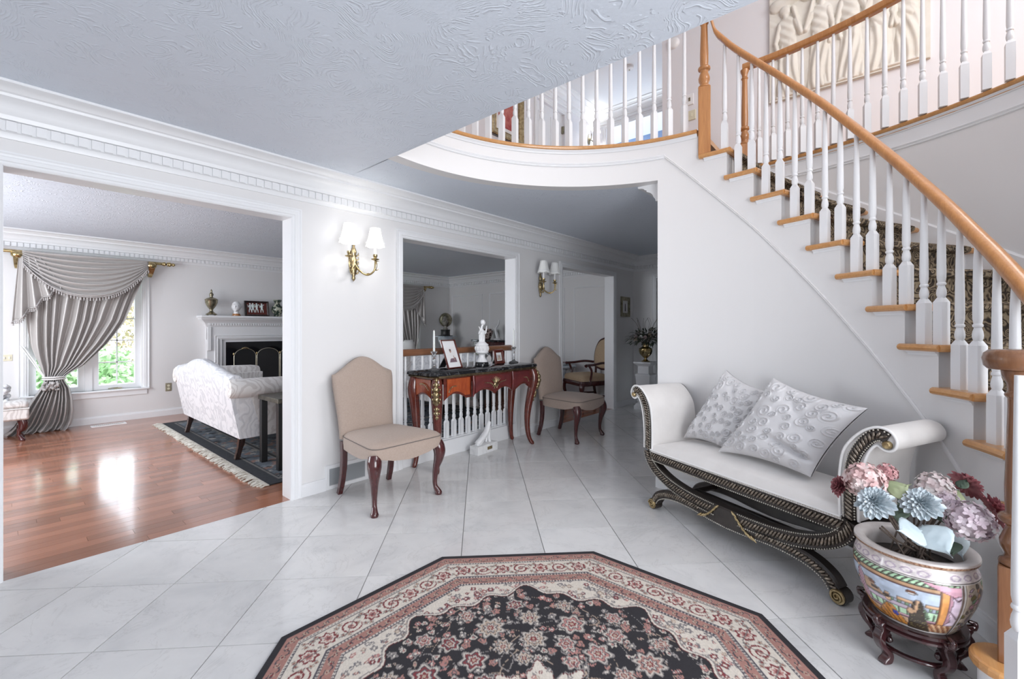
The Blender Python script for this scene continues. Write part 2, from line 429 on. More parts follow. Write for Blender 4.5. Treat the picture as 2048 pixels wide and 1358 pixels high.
# ---- upper floor slab, upper walls, upper ceiling
slab = [tuple(arc(RI+.01, d)[:2]) for d in arange(a0, 1.5, 3)]+[tuple(arc(RO-.01, d)[:2]) for d in arange(1.5, -80, 3)]+[(XE+.5, -5.3), (XE+.5, .93), (XS, .93)]
struct('floor_upper', MB().prism(slab, lambda u, v, w: (u, v, w), Z2-.05, Z2-.012), 'oak_flat', smooth=0)
XP = 5.5
struct('wall_upper_relief', MB().box(XP, XP+.12, -5.3, -1.04, Z2-.05, ZU), 'wall_upper', smooth=0)
# hall wall with a white door, end wall with a doorway to a blue room
mb = MB().box(XS, 5.46, .93, 1.05, Z2-.05, ZU).box(6.22, 7.42, .93, 1.05, Z2-.05, ZU).box(5.46, 6.22, .93, 1.05, Z2+2.10, ZU)
struct('wall_upper_hall', mb, 'wall_upper', smooth=0)
UD = (-.9, .74)
mb = MB().box(7.3, 7.42, UD[1], .93, Z2-.05, ZU).box(7.3, 7.42, -5.3, UD[0], Z2-.05, ZU).box(7.3, 7.42, UD[0], UD[1], Z2+2.16, ZU)
struct('wall_upper_end', mb, 'wall_upper', smooth=0)
struct('wall_blue_room', MB().box(8.6, 8.7, -3, 2.2, Z2-.05, ZU).box(7.42, 8.7, 2.2, 2.3, Z2-.05, ZU).box(7.42, 8.7, -3.1, -3, Z2-.05, ZU), 'blue_paint', smooth=0)
struct('wall_over_entry', MB().box(XS-.12, XS, -5.3, 1.05, ZC+.06, ZU), 'wall_upper', smooth=0)
struct('ceiling_upper', MB().box(XS-.12, 8.7, -5.42, 2.3, ZU, ZU+.1), 'trim', smooth=0)
crown('trim_9', (XS, .93, 0), (7.3, .93, 0), (0, -1, 0), ZU)
crown('trim_10', (7.3, -5.3, 0), (7.3, .93, 0), (-1, 0, 0), ZU)
crown('trim_11', (XP, -5.3, 0), (XP, -1.04, 0), (-1, 0, 0), ZU)
o = struct('trim_12', casing('c', 5.46, 6.22, Z2+2.10, lambda x, z, t: (x, .93-t, z), z0=Z2-.02), 'casing', smooth=20)
d2 = struct('door_2', MB().box(5.46, 6.22, .97, 1.005, Z2, Z2+2.10), 'casing', smooth=0)
for (xa, xb) in ((5.55, 5.79), (5.88, 6.12)):
    for (za, zb) in ((.22, .95), (1.10, 1.95)):
        MB().prism([(xa, Z2+za), (xb, Z2+za), (xb, Z2+zb), (xa, Z2+zb)], lambda u, v, w: (u, w, v), .962, .972).build('door_panel', 'casing', d2, bevel=.006, smooth=0)
k = MB(); k.lathe([(.02, 0), (.02, .005), (.009, .012), (.009, .03), (.02, .04), (.026, .055), (.02, .066), (.004, .07)], 14, M=Matrix.Translation((5.51, .97, Z2+.98)) @ Matrix.Rotation(pi/2, 4, 'X')); k.build('door_knob', 'pewter', d2)
k = MB(); k.box(6.19, 6.215, .93, .97, Z2+1.78, Z2+1.90); k.build('hinge', 'pewter', d2, smooth=0)
o = struct('trim_13', casing('c', UD[0], UD[1], Z2+2.16, lambda x, z, t: (7.3-t, x, z), z0=Z2-.02), 'casing', smooth=20)
# ---- landing fascia, bead and nosing (inner curve), balcony fascia (outer curve)
def ring_sweep(R, a, b, prof, z, step=3, cap=True):
    A = arange(a, b, step); return MB().sweep(prof, [arc(R, d, z) for d in A], [rad(d) for d in A], cap=cap)
fas = ring_sweep(RI, a0, 1.2, [(0, ZC-.001), (.10, ZC-.001), (.10, 2.655), (0, 2.655)], 0, 2)
fascia = struct('wall_landing_fascia', fas, 'stair_wall', smooth=30)
BEAD = [(0, -.016), (-.006, -.016), (-.010, -.010), (-.006, -.004), (-.010, 0), (-.014, .007), (-.010, .014), (0, .016)]
COVE = [(0, 0), (-.006, 0), (-.010, .012), (-.022, .022), (-.022, .026), (0, .026)]
NOSE = [(.10, .0), (-.020, .0), (-.031, .006), (-.035, .016), (-.031, .026), (-.020, .032), (.10, .032)]
ring_sweep(RI, a0, 12.2, BEAD, 2.553).build('bead_moulding', 'trim', fascia)
ring_sweep(RI, a0, 3.0, COVE, 2.642).build('cove_moulding', 'trim', fascia)
ring_sweep(RI, a0, 3.0, NOSE, Z2-.032).build('landing_nosing', 'oak_flat', fascia)
fo = ring_sweep(RO, 2, -82, [(0, 2.52), (.1, 2.52), (.1, 2.655), (0, 2.655)], 0)
bal = struct('wall_balcony_fascia', fo, 'white_paint', smooth=30)
NB = lambda P: [(a, b) for a, b in P]
ring_sweep(RO, 2, -82, BEAD, 2.535).build('bead_moulding', 'trim', bal)
ring_sweep(RO, 2, -82, COVE, 2.642).build('cove_moulding', 'trim', bal)
ring_sweep(RO, 2, -82, NOSE, Z2-.032).build('balcony_nosing', 'oak_flat', bal)
struct('wall_stair_outer', ring_sweep(RO, 3, -100, [(0, 0), (.1, 0), (.1, 2.53), (0, 2.53)], 0), 'stair_wall', smooth=30)
# ---- stairs
RISE = .193; STEP = 6.95
def tf(k): return -6.06-STEP*(13-k)          # angle of the nosing line of tread k
def rs(k): return tf(k)+1.1                  # riser below tread k
# stringer wall under the flight
mb = MB(); TH = .11
for k in range(1, 14):
    a, b = rs(k), rs(k+1)
    if k == 13: b = 2.2
    zt = RISE*k-.032
    mb.rings([[arc(RI+q, d, z) for q, z in ((0, 0), (TH, 0), (TH, zt), (0, zt))] for d in arange(a, b, 2.4)])
mb.rings([[arc(RI+q, d, z) for q, z in ((0, 0), (TH, 0), (TH, ZC), (0, ZC))] for d in arange(2.2, 14.2, 2)])
struct('wall_stair', mb, 'stair_wall', smooth=30)
A = arange(14.2, -83, 2)
struct('baseboard_stair', MB().sweep([(-a, b) for a, b in BASE], [arc(RI, d) for d in A], [rad(d) for d in A]).sweep([(a, b) for a, b in BASE], [arc(RI, 14.2), arc(RI+TH, 14.2)], [Vector((-sin(radians(14.2)), cos(radians(14.2)), 0))]*2), 'trim', smooth=20)
# sloping bead on the stringer
SK = [(12.2, 2.553), (8, 2.45), (-11, 1.945), (-34.9, 1.245), (-45.7, .94), (-55.9, .675), (-62, .52), (-70, .32), (-78, .12)]
def zat(tbl, d):
    for (a, za), (b, zb) in zip(tbl, tbl[1:]):
        if b <= d <= a: return za+(zb-za)*(a-d)/(a-b)
    return tbl[0][1] if d > tbl[0][0] else tbl[-1][1]
A = arange(12.2, -78, 2)
struct('trim_14', MB().sweep([(0, -.012), (-.007, -.012), (-.011, -.005), (-.007, 0), (-.011, .006), (-.006, .013), (0, .013)], [arc(RI, d, zat(SK, d)) for d in A], [rad(d) for d in A]), 'stair_wall', smooth=30)
A = arange(3, -90, 2.5)
def zskirt(d): return RISE*(13+(d+6.06)/STEP)+.055
struct('trim_15', MB().sweep([(0, -.42), (-.018, -.42), (-.018, -.012), (-.010, 0), (0, 0)], [arc(RO, d, zskirt(d)) for d in A], [rad(d) for d in A]), 'white_paint', smooth=30)
stair = thing('staircase', 'curved staircase with oak treads, white risers and a patterned brown carpet runner', 'staircase', (CC[0], CC[1], 0))
def loc(p): return Vector(p)-Vector((CC[0], CC[1], 0))
def build_local(mb, name, m, parent, **k):
    mb.v = [tuple(Vector(p)-Vector((CC[0], CC[1], 0))) for p in mb.v]; return mb.build(name, m, parent, **k)
ROU = RO-.018
for k in range(1, 14):
    z = RISE*k
    # riser
    a = rs(k); n2 = radians(a); t = Vector((-sin(n2), cos(n2), 0))*.018
    zb = z-RISE; p = [arc(RI+.001, a), arc(ROU, a)]
    mb = MB().add([p[0]+Vector((0,0,zb)), p[1]+Vector((0,0,zb)), p[1]+Vector((0,0,z-.03)), p[0]+Vector((0,0,z-.03))]+[q+t+Vector((0,0,w)) for q, w in ((p[0], zb), (p[1], zb), (p[1], z-.03), (p[0], z-.03))],
                  [(0,1,2,3), (7,6,5,4), (0,4,5,1), (1,5,6,2), (2,6,7,3), (3,7,4,0)])
    build_local(mb, 'riser', 'white_paint', stair, smooth=0)
    # tread with a rounded front and a returned end
    a1, b1 = tf(k), tf(k)+8.4
    A = arange(a1, b1, 1.4)
    prof = [(-.020, -.032), (-.030, -.026), (-.034, -.016), (-.030, -.006), (-.020, 0), (.40, 0), (ROU-RI, 0), (ROU-RI, -.032), (.40, -.032)]
    if k == 1:
        # starting step with a round end carrying the newel
        pts = [tuple(arc(ROU, d)[:2]) for d in arange(tf(1), tf(2)+1.4, 2)]+[tuple(arc(RI-.02, tf(2)+1.4)[:2])]
        e = Vector((2.073, -3.567)); pts += [(e.x+.100*cos(radians(q)), e.y+.100*sin(radians(q))) for q in range(20, 201, 15)]
        pts += [tuple(arc(RI+.05, tf(1)-2)[:2])]
        mb = MB().prism(pts, lambda u, v, w: (u, v, w), z-.032, z); tr = build_local(mb, 'tread', 'oak_flat', stair, smooth=0, bevel=.010)
        pb = [(e.x+(x-e.x)*.80, e.y+(y-e.y)*.80) for x, y in pts[-14:-1]]
        mb = MB().prism(pts[:8]+[(e.x+.08*cos(radians(q)), e.y+.08*sin(radians(q))) for q in range(20, 201, 15)], lambda u, v, w: (u, v, w), 0, z-.03); build_local(mb, 'starting_step_block', 'trim', stair, smooth=30)
    else:
        mb = MB().rings([[arc(RI+q, d, z+w) for q, w in prof] for d in A])
        # rounded leading edge
        nr = []
        for q in (-.02, .35, .7, ROU-RI):
            pz = arc(RI+q, a1); tt = Vector((sin(radians(a1)), -cos(radians(a1)), 0))
            nr.append([pz+tt*x+Vector((0, 0, z+w)) for x, w in ((-.004, 0), (.004, -.004), (.009, -.016), (.004, -.028), (-.004, -.032))])
        mb.rings(nr)
        tr = build_local(mb, 'tread', 'oak_flat', stair, smooth=30)
        A2 = arange(a1+1.0, b1-1.2, 1.4)
        mb = MB().rings([[arc(RI+q, d, z-.032+w) for q, w in ((0, -.020), (-.005, -.020), (-.009, -.010), (-.018, -.004), (-.018, 0), (0, 0))] for d in A2])
        build_local(mb, 'cove_moulding', 'trim', tr, smooth=30)
def carpet_mat():
    m = mat('runner', (.1, .07, .05), .95); q = N(m); v = q.coord()
    w = q.n('TexNoise', ins={'Scale': 9.0, 'Detail': 2}); q.l(v, w.inputs['Vector'])
    vv = q.n('VectorMath', operation='MULTIPLY_ADD'); q.l(w.outputs['Color'], vv.inputs[0]); vv.inputs[1].default_value = (.14, .14, .14); q.l(v, vv.inputs[2])
    vo = q.n('TexVoronoi', feature='SMOOTH_F1', ins={'Scale': 17.0}); q.l(vv.outputs[0], vo.inputs['Vector'])
    rings = q.math('SINE', q.math('MULTIPLY', vo.outputs['Distance'], 42.0))
    nz = q.noise(v, 40, 3)
    h = q.math('ADD', rings, q.math('MULTIPLY_ADD', nz, 1.6, -.8))
    q.color(q.ramp(q.math('MULTIPLY_ADD', h, .33, .5), [(.15, (.022, .016, .012)), (.42, (.10, .070, .045)), (.60, (.21, .155, .10)), (.8, (.30, .235, .155)), (.95, (.15, .11, .07))]))
    q.bump(q.noise(v, 600, 2), .5, .004)
carpet_mat()
run = MB(); ra, rb = RI+.135, ROU-.085
pf = []
for k in range(1, 14):
    z = RISE*k
    pf += [(rs(k)-.35, z-RISE+.006), (rs(k)-.35, z-.034), (tf(k)-.45, z-.026), (tf(k)-.50, z-.006), (tf(k)+.1, z+.006), (rs(k+1)-.35, z+.006)]
R_ = []
for d, z in pf: R_.append([arc(r, d, z) for r in (ra, ra+.3, ra+.6, rb)])
for i in range(len(R_)-1):
    b0 = len(run.v); run.v += [tuple(p) for p in R_[i]+R_[i+1]]
    for j in range(3): run.f.append((b0+j, b0+j+1, b0+5+j, b0+4+j))
build_local(run, 'carpet_runner', 'runner', stair, smooth=0, solid=.012)
# ---- balusters
def baluster_mesh(h, block=.20, s=.0205):
    mb = MB(); mb.box(-s, s, -s, s, 0, block)
    # chamfered shoulder
    mb.rings([[(x*s, y*s, block) for x, y in ((-1,-1),(1,-1),(1,1),(-1,1))], [(x*s*.52, y*s*.52, block+.022) for x, y in ((-1,-1),(1,-1),(1,1),(-1,1))]])
    z = block+.012
    mb.lathe([(.010, z), (.014, z+.010), (.0175, z+.020), (.0185, z+.032), (.0165, z+.048), (.0135, z+.058), (.0125, z+.064), (.0165, z+.067), (.0175, z+.072), (.0165, z+.077), (.0135, z+.080), (.0168, z+.10), (.0172, z+.13), (.0145, z+.34), (.0105, max(h, z+.4))], 12)
    return mb.mesh('baluster', 40)
RB = RI+.035
RAIL = [(1.5, 3.60), (-.6, 3.44), (-2.04, 3.347), (-6.6, 3.19), (-17.8, 2.866), (-27.2, 2.586), (-39.2, 2.206), (-49.3, 1.895), (-59, 1.61), (-65.5, 1.437), (-72, 1.27), (-77, 1.18), (-82, 1.135)]
for k in range(2, 14):
    for off in (5.56, 2.15):
        d = tf(k)+off
        if k == 13 and off > 5: continue
        z = RISE*k; top = zat(RAIL, d)-.012-z
        o = link('baluster', baluster_mesh(top, .195 if off < 5 else .195), 'white_paint', stair)
        o.location = loc(arc(RB, d, z)); o.rotation_euler = (0, 0, radians(d+8))
lb = thing('landing_balustrade', 'white turned baluster row along the curved upper landing above the foyer', 'balustrade', (CC[0], CC[1], 0))
me = baluster_mesh(.885, .215)
for i in range(21):
    d = 6.9+4.25*i
    if d > a0-2: break
    o = link('baluster', me, 'white_paint', lb); o.location = loc(arc(RB, d, Z2)); o.rotation_euler = (0, 0, radians(d+45))
RAILP = [(-.030, -.020), (-.032, .004), (-.026, .022), (-.012, .032), (.012, .032), (.026, .022), (.032, .004), (.030, -.020), (.020, -.030), (-.020, -.030)]
build_local(ring_sweep(RB, a0, 1.5, RAILP, Z2+.905), 'handrail', 'oak', lb)
ob = thing('balcony_balustrade', 'white turned baluster row with oak handrail along the upper balcony beside the relief', 'balustrade', (CC[0], CC[1], 0))
for i in range(31):
    d = -2.45-2.52*i
    if d < -80: break
    o = link('baluster', me, 'white_paint', ob); o.location = loc(arc(RO-.03, d, Z2)); o.rotation_euler = (0, 0, radians(d+40))
build_local(ring_sweep(RO-.03, .5, -82, RAILP, Z2+.905), 'handrail', 'oak', ob)
# stair handrail swept on the helix with an easing up to the landing rail and a round end at the bottom
A = arange(-2.0, -82, 2.0)
mb = MB(); pts = []; sd = []
pts.append(arc(RB, 1.2, Z2+.905)); sd.append(rad(1.2)); pts.append(arc(RB, .2, Z2+.86)); sd.append(rad(.2)); pts.append(arc(RB, -.7, Z2+.77)); sd.append(rad(-.7)); pts.append(arc(RB, -1.3, Z2+.705)); sd.append(rad(-1.3))
for d in A: pts.append(arc(RB, d, zat(RAIL, d)+.02)); sd.append(rad(d))
NEW = Vector((2.084, -3.580, 0))
mb.sweep(RAILP, pts, sd)
build_local(mb, 'handrail', 'oak', stair, smooth=50)
mb = MB().lathe([(.02, -.030), (.070, -.030), (.079, -.020), (.083, .004), (.079, .020), (.068, .030), (.03, .033)], 28, c=(NEW.x, NEW.y, 1.135))
p = arc(RB, -82, 1.137); 
mb.sweep(RAILP, [p+Vector((0,0,.0)), Vector((NEW.x+.02, NEW.y-.075, 1.137))], [rad(-82), Vector((.1, -1, 0)).normalized()])
build_local(mb, 'volute', 'newel_wood', stair, smooth=40)
def newel_mesh(h, block, s, collar=True):
    mb = MB(); mb.box(-s, s, -s, s, 0, block)
    z = block
    mb.lathe([(s*.98, z), (s*1.02, z+.006), (s*.98, z+.014), (s*.75, z+.022), (s*.70, z+.035), (s*.92, z+.055), (s*.96, z+.075), (s*.80, z+.098), (s*.66, z+.115), (s*.66, z+.125), (s*1.0, z+.135), (s*1.04, z+.145), (s*1.0, z+.155), (s*.66, z+.160), (s*.70, z+.20), (s*.71, z+.25), (s*.56, h-.12), (s*.56, h-.09), (s*.72, h-.085), (s*.72, h-.075), (s*.56, h-.07), (s*.60, h-.045), (s*.85, h-.02), (s*.9, h)], 20)
    return mb.mesh('newel', 40)
o = link('newel', newel_mesh(1.105-RISE, .30, .046), 'newel_wood', stair, bevel=.004); o.location = loc(NEW+Vector((0, 0, RISE))); o.rotation_euler = (0, 0, radians(-8))
o = link('newel', newel_mesh(1.06, .50, .042), 'oak', stair, bevel=.004); o.location = loc(arc(RB, 1.5, RISE*13)); o.rotation_euler = (0, 0, radians(20))
o = link('newel', newel_mesh(.88, .20, .040), 'oak', ob, bevel=.004); o.location = loc(arc(RO-.03, .2, Z2)); o.rotation_euler = (0, 0, radians(20))
# volute balusters standing round the bottom newel
for q, dd in ((Vector((1.826, -3.545, 0)), .85), ):
    o = link('baluster', baluster_mesh(1.105-RISE, .195), 'white_paint', stair); o.location = loc(q+Vector((0, 0, RISE))); o.rotation_euler = (0, 0, radians(30))
# ================================================================ FOYER FURNITURE
FWD = Vector((cos(HEAD), sin(HEAD), 0)); RGT = Vector((sin(HEAD), -cos(HEAD), 0))
def at(px, py, d): return CAM+(FWD+RGT*((px-1024)/893.8)+Vector((0, 0, 1))*((656.2-py)/893.8))*d
def vcol_mat(name, rough=.8, bump=0, attr='pattern', **k):
    m = mat(name, (1, 1, 1), rough, **k); q = N(m); a = q.n('Attribute', attribute_name=attr); q.color(a.outputs['Color'])
    if bump: q.bump(q.noise(q.coord(), 700, 2), bump, .003)
    return m
def set_cols(me, cols, attr='pattern'):
    a = me.color_attributes.new(attr, 'FLOAT_COLOR', 'POINT'); c = np.ones((len(me.vertices), 4), np.float32); c[:, :3] = cols
    a.data.foreach_set('color', c.ravel())
mottled('taupe', (.385, .300, .250), (.415, .328, .276), 90, .85, 3, .12, Sheen_Weight=.15)
mat('piping_taupe', (.16, .135, .125), .8)
# ---- upholstered side chairs with a camel back and cabriole legs
def rounded(pts, r, n=5):
    out = []; m = len(pts)
    for i in range(m):
        p, a, b = Vector(pts[i]), Vector(pts[i-1]), Vector(pts[(i+1) % m])
        u, v = (a-p).normalized(), (b-p).normalized(); s, e = p+u*r, p+v*r
        for k in range(n+1):
            t = k/n; out.append((1-t)**2*s+2*t*(1-t)*p+t*t*e)
    return out
def resample(P, n):
    P = [Vector(p) for p in P]; L = [0]
    for i in range(len(P)): L.append(L[-1]+(P[(i+1) % len(P)]-P[i]).length)
    out = []; j = 0
    for k in range(n):
        s = L[-1]*k/n
        while L[j+1] < s: j += 1
        t = (s-L[j])/max(1e-9, L[j+1]-L[j]); out.append(P[j].lerp(P[(j+1) % len(P)], t))
    return out
def cabriole(top, out, h, k=1.0, foot=True):
    """tube path of a cabriole leg; out = horizontal direction of the knee."""
    o = Vector(out).normalized(); c = Vector(top)
    P = [(0, h), (.012, h-.035), (.020, h-.075), (.012, h-.13), (-.006, h*.5), (-.016, h*.28), (-.012, .06), (.004, .03), (.012, .012), (.012, .0)]
    R = [.040, .047, .045, .036, .025, .0180, .0165, .022, .028, .024]
    pts = spline([(c.x+o.x*a, c.y+o.y*a, z) for a, z in P], 4); rr = [R[min(i//4, 9)]+(R[min(i//4+1, 9)]-R[min(i//4, 9)])*((i % 4)/4) for i in range(len(pts))]
    return MB().tube(pts, [r*k for r in rr], 12)
def make_chair(label, loc):
    t = thing('side_chair', label, 'chair', loc)
    for s in (-1, 1):
        lg = cabriole((s*.262, -.665, 0), (s*.6, -1, 0), .392); lg.build('front_leg', 'mahogany', t, smooth=60)
        mb = MB(); pts = spline([(s*.205, -.165, .40), (s*.205, -.165, .25), (s*.208, -.150, .12), (s*.212, -.115, 0)], 5)
        mb.tube(pts, [.030]*3+[.028]*5+[.026]*5+[.024]*3, 4, up=(1, 1, 0)); mb.build('rear_leg', 'mahogany', t, smooth=30, bevel=.003)
    ol = resample(rounded([(-.225, -.145), (-.305, -.715), (.305, -.715), (.225, -.145)], .095, 6), 96)
    def ang(p): return p
    R = []; cen = Vector((0, -.43))
    def zb(p):
        x, y = p
        if y > -.20: return .352
        if y < -.60 and abs(x) < .225: u = abs(x)/.225; return .326+.034*u**3+.014*(1-cos(u*pi*2))*.5
        if abs(x) > .17 and y > -.60: u = (y+.40)/.22; return .345+.012*u*u
        return .384
    zs = [zb(p) for p in ol]; zs = [sum(zs[(i+k) % 96] for k in range(-3, 4))/7 for i in range(96)]
    R.append([(p.x*.94, cen.y+(p.y-cen.y)*.94, zs[i]+.004) for i, p in enumerate(ol)])
    R.append([(p.x*.995, cen.y+(p.y-cen.y)*.995, zs[i]) for i, p in enumerate(ol)])
    R.append([(p.x*1.005, cen.y+(p.y-cen.y)*1.005, .40) for p in ol])
    R.append([(p.x, cen.y+(p.y-cen.y), .440) for p in ol])
    for f, z in ((.985, .447), (.93, .462), (.82, .474), (.6, .483), (.3, .488), (.02, .489)): R.append([(p.x*f, cen.y+(p.y-cen.y)*f, z) for p in ol])
    st = MB().rings(R).build('seat', 'taupe', t, smooth=60)
    MB().tube([(p.x*1.004, cen.y+(p.y-cen.y)*1.004, .4425) for p in ol if p.y < -.17], .0032, 6).build('seat_piping', 'piping_taupe', st)
    def ztop(x): a = min(1, abs(x)/.255); return .885+.126*(.5+.5*cos(pi*min(1, a*1.04)))**.72
    def half(v): return .225+.030*smooth01((v-.1)/.9)
    nu = 28; R = []
    for v in (0, .04, .15, .3, .45, .6, .75, .88, .96, .99, 1.0):
        fr = []; bk = []
        for i in range(nu+1):
            s = -1+2*i/nu; x = s*half(v); zt = ztop(x); z = lerp(.415, zt, v)
            zz = (z-.415)/.6; yc = -.150+.075*zz+.012*zz*zz; e = (1-abs(s)**6); th = (.046 if v < .9 else .046*sqrt(max(.02, 1-((v-.9)/.1)**2)))
            th *= (.35+.65*e)
            fr.append((x, yc-th-.012*e*sin(pi*min(1, v))*1.0, z)); bk.append((x, yc+th*.8, z))
        R.append(fr+bk[::-1])
    MB().rings(R).build('backrest', 'taupe', t, smooth=70)
    return t
chair = make_chair('taupe upholstered camel back side chair standing in front of the wall air vent', (1.888, -.03, 0))
dup(chair, (4.318, -.03, 0), 0, 'taupe upholstered camel back side chair between the console table and the armchair doorway')
# ---- air vent in the wall
v = thing('wall_vent', 'white framed louvred air return vent low on the wall behind the chair', 'vent', (1.8165, 0, 0))
mb = MB(); R = [[(sx*(.1795-o), -t, .093+sz*(.093-o)) for o, t in ((0, 0), (0, .012), (.004, .016), (.026, .016), (.030, .010), (.030, 0))] for sx, sz in ((-1,-1),(1,-1),(1,1),(-1,1))]
mb.rings(R, loop=True); mb.build('frame', 'trim', v, smooth=20)
mat('louvre', (.42, .44, .46), .45)
MB().box(-.152, .152, -.003, -.001, .030, .158).build('backing', 'louvre', v, smooth=0)
sl = MB().box(-.150, .150, -.006, .004, -.0007, .0007, Matrix.Rotation(.7, 4, 'X')).mesh('louvre_slat', 0)
for i in range(17):
    o = link('louvre_slat', sl, 'louvre', v); o.location = (0, -.0085, .036+i*.0073)
# ---- console table
mat('marble_black', (.02, .02, .02), .08)
q = N(MAT['marble_black']); vv = q.coord(); f = q.math('ABSOLUTE', q.math('SUBTRACT', q.noise(vv, 5, 6, .7, 1.5), .5))
q.color(q.ramp(f, [(0, (.20, .20, .20)), (.008, (.045, .045, .05)), (.04, (.010, .010, .012))]))
mottled('veneer', (.30, .050, .014), (.42, .085, .022), 14, .18, 4, stretch=(3, 3, 1), Coat_Weight=.5)
mottled('veneer_wine', (.105, .016, .018), (.16, .026, .026), 12, .16, 4, Coat_Weight=.6)
mottled('bronze', (.17, .12, .07), (.34, .26, .16), 30, .35, 3, .1, metal=1.0)
ct = thing('console_table', 'red mahogany console table with black marble top, gilt mounts and curved legs', 'table', (3.09, -.20, 0))
W, D = .72, .185
def ser(x, y0):   # serpentine front edge
    return y0-.020*(.5+.5*cos(pi*min(1, abs(x)/.33)))
front = [(x, ser(x, -D-.012)) for x in [-.62+1.24*i/24 for i in range(25)]]
top = [(-W, -D+.05), (-W+.045, -D-.005)]+front+[(W-.045, -D-.005), (W, -D+.05), (W, D-.005), (-W, D-.005)]
mb = MB(); n = len(top)
mb.rings([[(x*f, y*g, z) for x, y in top] for f, g, z in ((.985, .97, .826), (.998, .995, .830), (1.0, 1.0, .838), (.997, .99, .846), (.997, .99, .850), (.985, .97, .856))]); mb.build('marble_top', 'marble_black', ct, smooth=40)
mb = MB(); mb.rings([[(x*f, y*f, z) for x, y in top] for f, z in ((.955, .805), (.975, .808), (.985, .818), (.975, .827))]); mb.build('gilt_edge_moulding', 'bronze', ct, smooth=40)
# apron boards with wavy lower edges
def apron(name, P, zf, m):
    mb = MB(); ft = []; 
    R = []
    for x, y, s in P:
        zb = zf(s); R.append([(x, y, .806), (x, y, zb), (x*.97, y*.9, zb), (x*.97, y*.9, .806)])
    mb.rings(R); return mb.build(name, m, ct, smooth=40)
def wav(s): return .690+.040*(sin(pi*s)**.8)-.0*s
nA = 20
apron('apron', [(lerp(-.60, -.27, i/nA), ser(lerp(-.60, -.27, i/nA), -D+.014), i/nA) for i in range(nA+1)], lambda s: .608+.060*sin(pi*min(1, s*1.25))*(1-.25*s)+.004*s, 'mahogany_red')
apron('apron', [(lerp(-.27, .27, i/nA), ser(lerp(-.27, .27, i/nA), -D-.004), i/nA) for i in range(nA+1)], lambda s: .618+.052*abs(sin(2*pi*s))**.8-.004*sin(pi*s), 'mahogany_red')
apron('apron', [(lerp(.27, .60, i/nA), ser(lerp(.27, .60, i/nA), -D+.014), i/nA) for i in range(nA+1)], lambda s: .608+.060*sin(pi*min(1, (1-s)*1.25))*(1-.25*(1-s))+.004*(1-s), 'mahogany_red')
for s in (-1, 1):
    apron('side_apron', [(s*(W-.045-.006*sin(pi*i/nA)), lerp(-D+.05, D-.03, i/nA), i/nA) for i in range(nA+1)], lambda u: .608+.056*sin(pi*u), 'mahogany_red')
MB().box(-.63, .63, D-.03, D-.015, .70, .806).build('back_board', 'mahogany_red', ct, smooth=0)
# veneered panels
def panel(x0, x1, yfn, m, zf):
    mb = MB(); R = []
    for i in range(nA+1):
        s = i/nA; x = lerp(x0, x1, s); y = yfn(x); R.append([(x, y-.001, .795), (x, y-.005, .792), (x, y-.005, zf(s)), (x, y-.001, zf(s)-.003)])
    mb.rings(R, closed=False); return mb.build('veneer_panel', m, ct, smooth=50)
panel(-.565, -.295, lambda x: ser(x, -D+.014), 'veneer', lambda s: .636+.050*sin(pi*min(1, s*1.25))*(1-.25*s)+.004*s)
panel(-.245, .245, lambda x: ser(x, -D-.004), 'veneer_wine', lambda s: .640+.046*abs(sin(2*pi*s))**.8-.004*sin(pi*s))
panel(.295, .565, lambda x: ser(x, -D+.014), 'veneer_wine', lambda s: .636+.050*sin(pi*min(1, (1-s)*1.25))*(1-.25*(1-s))+.004*(1-s))
for s in (-1, 1):
    mb = MB(); R = []
    for i in range(nA+1):
        u = i/nA; y = lerp(-D+.085, D-.055, u); x = s*(W-.045-.006*sin(pi*u)+.0015); R.append([(x, y, .794), (x+s*.004, y, .791), (x+s*.004, y, .634+.048*sin(pi*u)), (x, y, .630+.048*sin(pi*u))])
    mb.rings(R, closed=False); mb.build('veneer_panel', 'veneer', ct, smooth=50)
for s in (-.27, .27):
    mb = MB(); mb.tube([(s, ser(s, -D-.004)-.004, .804), (s, ser(s, -D-.004)-.012, .73), (s, ser(s, -D-.004)-.006, .65), (s, ser(s, -D-.004), .616)], [.011, .014, .011, .006], 8); mb.build('gilt_pilaster', 'veneer_wine', ct, smooth=60)
def sprig(mb, c, ux, uz, n=7, L=.085, flip=1, r=.0042):
    """leafy gilt scroll: c centre, ux/uz local axes"""
    P = []
    for i in range(n*3+1):
        t = i/(n*3); P.append(Vector(c)+Vector(ux)*(L*(t-.5)*flip)+Vector(uz)*(.020*sin(t*pi*1.3)-.014+.02*t))
    mb.tube(P, [r*.75*(1-.5*i/len(P)) for i in range(len(P))], 6)
    for i in range(n):
        t = (i+.5)/n; p = P[int(t*n*3)]
        for sg in (-1, 1):
            a = p+Vector(uz)*sg*.011*(1.1-t)+Vector(ux)*flip*.006
            mb.tube([p, (p+a)/2, a], [r*.5, r*.85, r*.2], 6)
yL = ser(-.48, -D+.014)-.009
mb = MB(); sprig(mb, (-.505, yL, .715), (.7, 0, .35), (-.3, 0, .8), 7, .135, 1, .0052); mb.build('gilt_mount', 'gold', ct, smooth=60)
mb = MB(); sprig(mb, (.505, yL, .715), (-.7, 0, .35), (.3, 0, .8), 7, .135, 1, .0052); mb.build('gilt_mount', 'gold', ct, smooth=60)
mb = MB(); y0 = ser(0, -D-.004)-.010
sprig(mb, (-.075, y0, .710), (-1, 0, .45), (.4, 0, .8), 7, .14, 1, .0055); sprig(mb, (.075, y0, .710), (1, 0, .45), (-.4, 0, .8), 7, .14, 1, .0055)
for k in range(-3, 4): mb.tube([(0, y0, .705), (k*.013, y0-.006, .738), (k*.022, y0-.002, .780-.006*abs(k))], [.006, .005, .001], 6)
